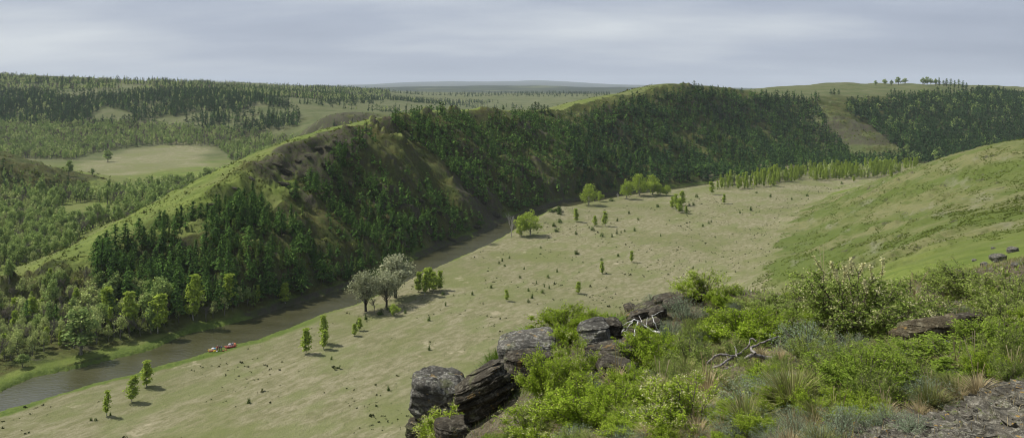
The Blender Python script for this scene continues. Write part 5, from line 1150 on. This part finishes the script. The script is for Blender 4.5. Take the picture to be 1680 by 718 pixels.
fill('cara', 45, (0.22, 0.5), (.5, .8), 'small lime shrublet between the larger shrubs', 'shrub', 'lime_shrublet', 'small lime shrublets', (1.7, 506, 0.0))
# ground cover nobody could count
def cover(name, n, mat_, label, hr, wid, seed, flat_=0.0, patch=None, rr=(2.6, 62)):
    rng = np.random.default_rng(seed); ph = np.radians(rng.uniform(-9, 40, n)); r = np.exp(rng.uniform(math.log(rr[0]), math.log(rr[1]), n)**1.0)
    x, y = r*np.sin(ph), r*np.cos(ph); z = H(x, y); u, v = project(x, y, z)
    ok = (u > 640) & (u < 1760) & (v < 830)
    chips = (u > 1400) & (v > 622+(1680-u)*0.34); ok &= ~chips | (rng.uniform(size=n) < .12)
    if patch: ok &= fbm(x/patch[0], y/patch[0], patch[1], 3)+rng.normal(0, .15, n) > patch[2]
    x, y, z = x[ok], y[ok], z[ok]; n = len(x); a = rng.uniform(0, 2*pi, n); h = rng.uniform(hr[0], hr[1], n)*np.clip(np.hypot(x, y)/14, 0.7, 1.5); o = rng.uniform(.1, .9, n)+flat_
    d = np.c_[np.cos(a), np.sin(a)]; sd = np.c_[-np.sin(a), np.cos(a), np.zeros(n)]*wid*np.clip(np.hypot(x, y)/10, .8, 2.5)[:, None]; b = np.c_[x, y, z-.01]
    m1 = b+np.c_[d*(h*o*.35)[:, None], h*.6*(1-flat_*.8)]; e_ = b+np.c_[d*(h*o)[:, None], h*(1-.35*o)*(1-flat_*.85)]
    v = np.stack([b-sd, b+sd, m1+sd*.8, m1-sd*.8, m1-sd*.8, m1+sd*.8, e_+sd*.15, e_-sd*.15], 1).reshape(-1, 3); t_ = np.repeat(rng.uniform(0, .95, n), 8)
    link(name, make_mesh(name, v, np.arange(len(v)).reshape(-1, 4), 4, {'tint': ('FLOAT', 'POINT', t_)}, [mat_]), kind='stuff', label=label)
M_LITTER = leaf_material('dead_grass_litter', (0.12, 0.09, 0.06), (0.24, 0.19, 0.13), (0.36, 0.32, 0.25), 0.1, nscale=1.2)
cover('grass_litter', 90000, M_LITTER, 'matted dead grass and twigs covering the near hill', (.05, .16), .0022, 1, .8)
cover('dry_grass', 45000, M_STRAW, 'thin dry grass standing all over the near hill', (.05, .17), .0020, 2, 0, (1.6, 601, -.05))
cover('green_grass', 90000, M_TUFT, 'short green grass growing all over the near hill', (.04, .15), .0026, 3, 0, (1.9, 602, -.25))
cover('herbs', 40000, M_WORM, 'low grey-green herbs carpeting the near hill', (.03, .09), .005, 4, .1, (1.2, 603, -.02))
cover('fresh_herbs', 36000, M_GREEN, 'low fresh green herbs carpeting the near hill', (.03, .10), .006, 5, .1, (1.6, 604, .0))
# ------------------------------------------------------------ dead wood
def deadwood(name, paths, origin, sc, Yfun, mat_, label, r=1.0):
    rng = np.random.default_rng(len(label)); o = bpy.data.objects.new(name, None); C.objects.link(o); o['label'] = label; o['category'] = 'dead branch'
    first = None
    for k, (pts, r0, r1) in enumerate(paths):
        P = []
        for j, (a, b) in enumerate(pts):
            u, v = origin[0]+a/sc, origin[1]+b/sc; P.append(sight(u, v, Yfun(u, v)+0.12*sin(1.7*j+k)))
        P = np.array(P); 
        # finer, slightly crooked path
        t0 = np.linspace(0, 1, len(P)); t1 = np.linspace(0, 1, len(P)*4-3); Q = np.stack([np.interp(t1, t0, P[:,q]) for q in range(3)], 1)
        Q[1:-1] = (Q[:-2]+Q[1:-1]*2+Q[2:])/4; Q[1:-1] += rng.normal(0, .006, (len(Q)-2, 3))
        if first is None: first = Q[0]; o.location = Q[0]
        v_, f_ = tube(Q-first, np.linspace(r0, r1, len(Q))*r*0.72, 6)
        link('branch', make_mesh('branch', v_, f_, 4, {'tint': ('FLOAT', 'POINT', np.zeros(len(v_)))}, [mat_], True), o)
    return o
deadwood('dead_branches', [([(905,450),(850,410),(895,365),(885,342),(840,330),(780,285),(745,262),(715,255),(690,268)],.028,.014),([(895,360),(878,325),(850,270),(836,225)],.016,.008),([(745,262),(728,310),(715,390),(700,432)],.018,.008),([(715,258),(690,290),(665,322),(700,380),(722,402)],.014,.007),([(655,315),(612,365),(622,470)],.012,.007),([(700,380),(655,350),(640,390),(662,432)],.010,.006),([(600,295),(640,322),(700,350),(720,358)],.010,.006),([(560,482),(640,472),(720,440),(845,428)],.014,.008),([(890,367),(800,370),(768,402)],.010,.005),([(836,228),(912,196)],.009,.004),([(800,290),(806,240)],.008,.004),([(690,268),(640,290)],.008,.004),([(770,270),(750,228)],.008,.004)], (860, 460), 3.9875, lambda u, v: 13.0-(v-520)*0.010, B_WHITE, 'contorted bleached branches lying over the dark outcrop')
deadwood('dead_branches', [([(590,610),(740,500),(830,440),(905,380)],.012,.006),([(740,458),(800,482),(905,440)],.011,.006),([(710,620),(790,545),(905,470)],.010,.006),([(800,345),(788,400),(850,440)],.009,.005),([(650,560),(760,520),(860,500)],.009,.004),([(640,525),(740,455),(800,430)],.009,.004),([(730,650),(820,570),(900,520)],.008,.004)], (660, 560), 4.545, lambda u, v: 11.7, B_DEAD, 'thin grey fallen twigs in front of the leaning slab')
pl_ = ground(1225, 592, 2)
deadwood('fallen_log', [([(700,182),(640,190),(560,165),(490,190),(440,215)],.030,.016),([(262,335),(262,258),(330,240),(410,180),(512,120),(530,60),(572,76)],.016,.008),([(245,225),(300,170),(400,168),(470,190)],.016,.010),([(310,320),(370,260),(440,230),(520,200)],.016,.010),([(560,160),(530,122),(585,95),(720,45)],.018,.010),([(440,180),(420,95)],.008,.004),([(380,230),(366,150)],.007,.003)], (1100, 540), 4.033, lambda u, v: pl_[1]-0.25-(v-592)*0.012, B_LOG, 'grey weathered log with twisted branches on the near slope', 1.5)
pl2 = ground(1550, 516, 2)
deadwood('dead_stick', [([(1060,472),(1120,430),(1190,395),(1262,402)],.022,.010),([(1190,395),(1230,420)],.010,.005)], (1280, 400), 4.2, lambda u, v: pl2[1]-0.1, B_LOG, 'curved grey dead stick above the brown ledge')
# ------------------------------------------------------------ paddlers resting at the water's edge
def plain(name, col, rough=0.6):
    m, nt = new_mat(name); t = NT(nt); geo = t.add('ShaderNodeNewGeometry'); n = t.noise(geo.outputs['Position'], 9, 3)
    t.out(t.bsdf(t.mix(n, tuple(c*0.85 for c in col), col), rough, 0.3)); return m
M_SKIN = plain('skin', (0.50, 0.33, 0.24)); M_HAIR = plain('dark_hair', (0.05, 0.035, 0.025))
COL = {k: plain(k+'_cloth', c) for k, c in dict(red=(0.34,0.05,0.045), white=(0.72,0.73,0.76), black=(0.02,0.02,0.025), blue=(0.03,0.09,0.36), orange=(0.55,0.19,0.09), yellow=(0.78,0.58,0.05), navy=(0.03,0.04,0.10), pink=(0.75,0.20,0.20), sky=(0.10,0.35,0.60)).items()}
def skin_mesh(name, verts, edges, radii, mat_, sub=1):
    me = bpy.data.meshes.new(name); me.from_pydata(verts, edges, []); o = bpy.data.objects.new(name, me); C.objects.link(o)
    m = o.modifiers.new('skin', 'SKIN'); m.use_smooth_shade = True
    for i, r in enumerate(radii): me.skin_vertices[0].data[i].radius = (r, r) if isinstance(r, (int, float)) else r
    me.skin_vertices[0].data[0].use_root = True
    s = o.modifiers.new('sub', 'SUBSURF'); s.levels = sub; s.render_levels = sub
    dg = bpy.context.evaluated_depsgraph_get(); ev = o.evaluated_get(dg); out = bpy.data.meshes.new_from_object(ev); out.materials.clear(); out.materials.append(mat_)
    bpy.data.objects.remove(o); return out
def shore(u, v):
    p = ground(u, v+4.5, 100); return p[0], p[1], max(p[2], 0.05)
def person(u, v, jacket, trousers, rz, label, pose='stand', hat=None):
    p = shore(u, v); z0 = p[2]
    r = bpy.data.objects.new('person', None); C.objects.link(r); r.location = (p[0], p[1], z0); r.rotation_euler = (0, 0, rz); r['label'] = label; r['category'] = 'person'; r['group'] = 'paddlers at the water edge'
    if pose == 'stand':
        hip = 0.93; knee = [(-.11,.02,.50),(.11,-.02,.50)]; ank = [(-.13,.0,.08),(.13,-.04,.08)]; toe = [(-.15,-.16,.03),(.15,-.20,.03)]
        hand = [(-.27,-.06,.80),(.28,-.10,.82)]; elb = [(-.26,.03,1.10),(.27,.02,1.10)]; lean = 0
    else:           # bending over the gear
        hip = 0.88; knee = [(-.12,-.06,.48),(.12,-.04,.48)]; ank = [(-.14,.04,.08),(.14,.02,.08)]; toe = [(-.15,-.12,.03),(.15,-.14,.03)]
        hand = [(-.20,-.62,.62),(.22,-.64,.60)]; elb = [(-.26,-.42,.88),(.27,-.44,.88)]; lean = .42
    sh = lambda x, z: (x, -lean*(z-hip)/.5, z-lean*.25*(z-hip)/.5)
    ch = sh(0, 1.28); nk = sh(0, 1.47); hd = sh(0, 1.58); tp = sh(0, 1.72)
    V = [(0,0,hip),(0,-lean*.35,1.10-lean*.1),ch,nk,hd,tp, sh(-.18,1.40),elb[0],hand[0],sh(.18,1.40),elb[1],hand[1],(-.10,0,hip-.06),knee[0],ank[0],toe[0],(.10,0,hip-.06),knee[1],ank[1],toe[1]]
    E = [(0,1),(1,2),(2,3),(3,4),(4,5),(2,6),(6,7),(7,8),(2,9),(9,10),(10,11),(0,12),(12,13),(13,14),(14,15),(0,16),(16,17),(17,18),(18,19)]
    Rr = [.14,.13,.16,.06,.10,.085,.075,.05,.04,.075,.05,.04,.10,.07,.045,.045,.10,.07,.045,.045]
    link('body', skin_mesh('body', V, E, Rr, M_SKIN, 1), r)
    j = [0,1,2,6,7,9,10]; mp_ = {q: i for i, q in enumerate(j)}
    link('jacket', skin_mesh('jacket', [V[q] for q in j], [(mp_[a], mp_[b]) for a, b in E if a in mp_ and b in mp_], [.165,.16,.185,.095,.065,.095,.065], COL[jacket], 1), r)
    j = [0,12,13,14,16,17,18]; mp_ = {q: i for i, q in enumerate(j)}
    link('trousers', skin_mesh('trousers', [V[q] for q in j], [(mp_[a], mp_[b]) for a, b in E if a in mp_ and b in mp_], [.155,.115,.085,.06,.115,.085,.06], COL[trousers], 1), r)
    link('hair' if hat is None else 'cap', skin_mesh('hair', [tuple(np.array(hd)+[0,.02,.06]), tuple(np.array(tp)+[0,.01,.0])], [(0,1)], [.11,.075], M_HAIR if hat is None else COL[hat], 1), r)
    return r
def raft(u, v, col, col2, rz, label, L=3.4):
    p = shore(u, v); r = bpy.data.objects.new('inflatable_raft', None); C.objects.link(r); r.location = (p[0], p[1], p[2]+.02); r.rotation_euler = (0, 0, rz); r['label'] = label; r['category'] = 'raft'; r['group'] = 'inflatable rafts'
    for sy in (-.55, .55):
        x = np.linspace(-L/2, L/2, 13); z = .24+.20*(np.abs(x)/(L/2))**4; rad = .24*np.clip(1-(np.abs(x)/(L/2+.03))**7, .15, 1)
        v_, f_ = tube(np.c_[x, np.full(13, sy), z], rad, 12); link('pontoon', make_mesh('pontoon', v_, f_, 4, None, [COL[col if sy < 0 else col2]], True), r)
    g_ = Geo()
    for x in (-.9, -.3, .3, .9): g_.tube([[x,-.75,.5],[x,.75,.5]], [.03,.03], 6)
    for sy in (-.6, .6): g_.tube([[-1.1,sy,.545],[1.1,sy,.545]], [.03,.03], 6)
    v_, f_, _ = g_.get(); link('frame', make_mesh('frame', v_, f_, 4, None, [plain('metal_tube', (.45,.45,.47), .35)], True), r)
    return r
def bag(u, v, col, size, label, dz=0.0, rz=0.0):
    p = shore(u, v); me = rock_mesh(int(u*7+v), size, n=12, power=2.8, strata=0, rough=.12, mat=COL[col]); o = link('gear_bag', me, loc=(p[0], p[1], p[2]+dz+size[2]*.45), label=label, category='bag', group='gear bags at the water edge'); o.rotation_euler = (0, .05, rz)
raft(349, 571, 'orange', 'yellow', .55, 'orange and yellow inflatable raft pulled up at the water, loaded with gear', 2.8)
raft(378, 565, 'red', 'orange', .55, 'long red and orange inflatable raft upstream of the people', 3.6)
bag(349.5, 571.5, 'white', (.9,.7,.55), 'white gear bag on the orange and yellow raft', .5)
bag(351.5, 571.8, 'sky', (.6,.5,.45), 'light blue gear bag on the orange and yellow raft', .5)
bag(352, 572.5, 'yellow', (.7,.5,.45), 'bright yellow bag on the grass by the loaded raft', 0, .4)
bag(356, 572.5, 'white', (.5,.4,.35), 'small white bag at the feet of the people', 0, .8)
bag(366, 571.3, 'orange', (.6,.45,.28), 'orange life jacket heap on the grass beside the person in blue')
bag(370.5, 570.3, 'orange', (.55,.4,.25), 'second orange heap on the grass, farther from the people')
bag(377, 564, 'white', (.8,.6,.5), 'white bag on the red and orange raft', .5)
bag(382, 562.5, 'navy', (.8,.6,.5), 'dark blue bag on the red and orange raft', .5)
bag(385, 562, 'orange', (.8,.6,.45), 'orange bundle at the far tip of the red and orange raft', .35)
person(354, 571.3, 'pink', 'sky', 1.9, 'person in a pink top bending over the loaded raft', 'bend')
person(357, 571.0, 'red', 'black', .3, 'person in a red jacket and white cap standing by the raft', 'stand', 'white')
person(360.5, 571.2, 'black', 'black', 2.6, 'person all in black standing between the red and the blue jackets')
person(363, 571.5, 'blue', 'navy', -1.2, 'person in a blue jacket standing beside the orange heap')
person(381, 563.6, 'white', 'blue', .8, 'person in a white top bending over the long red raft', 'bend')
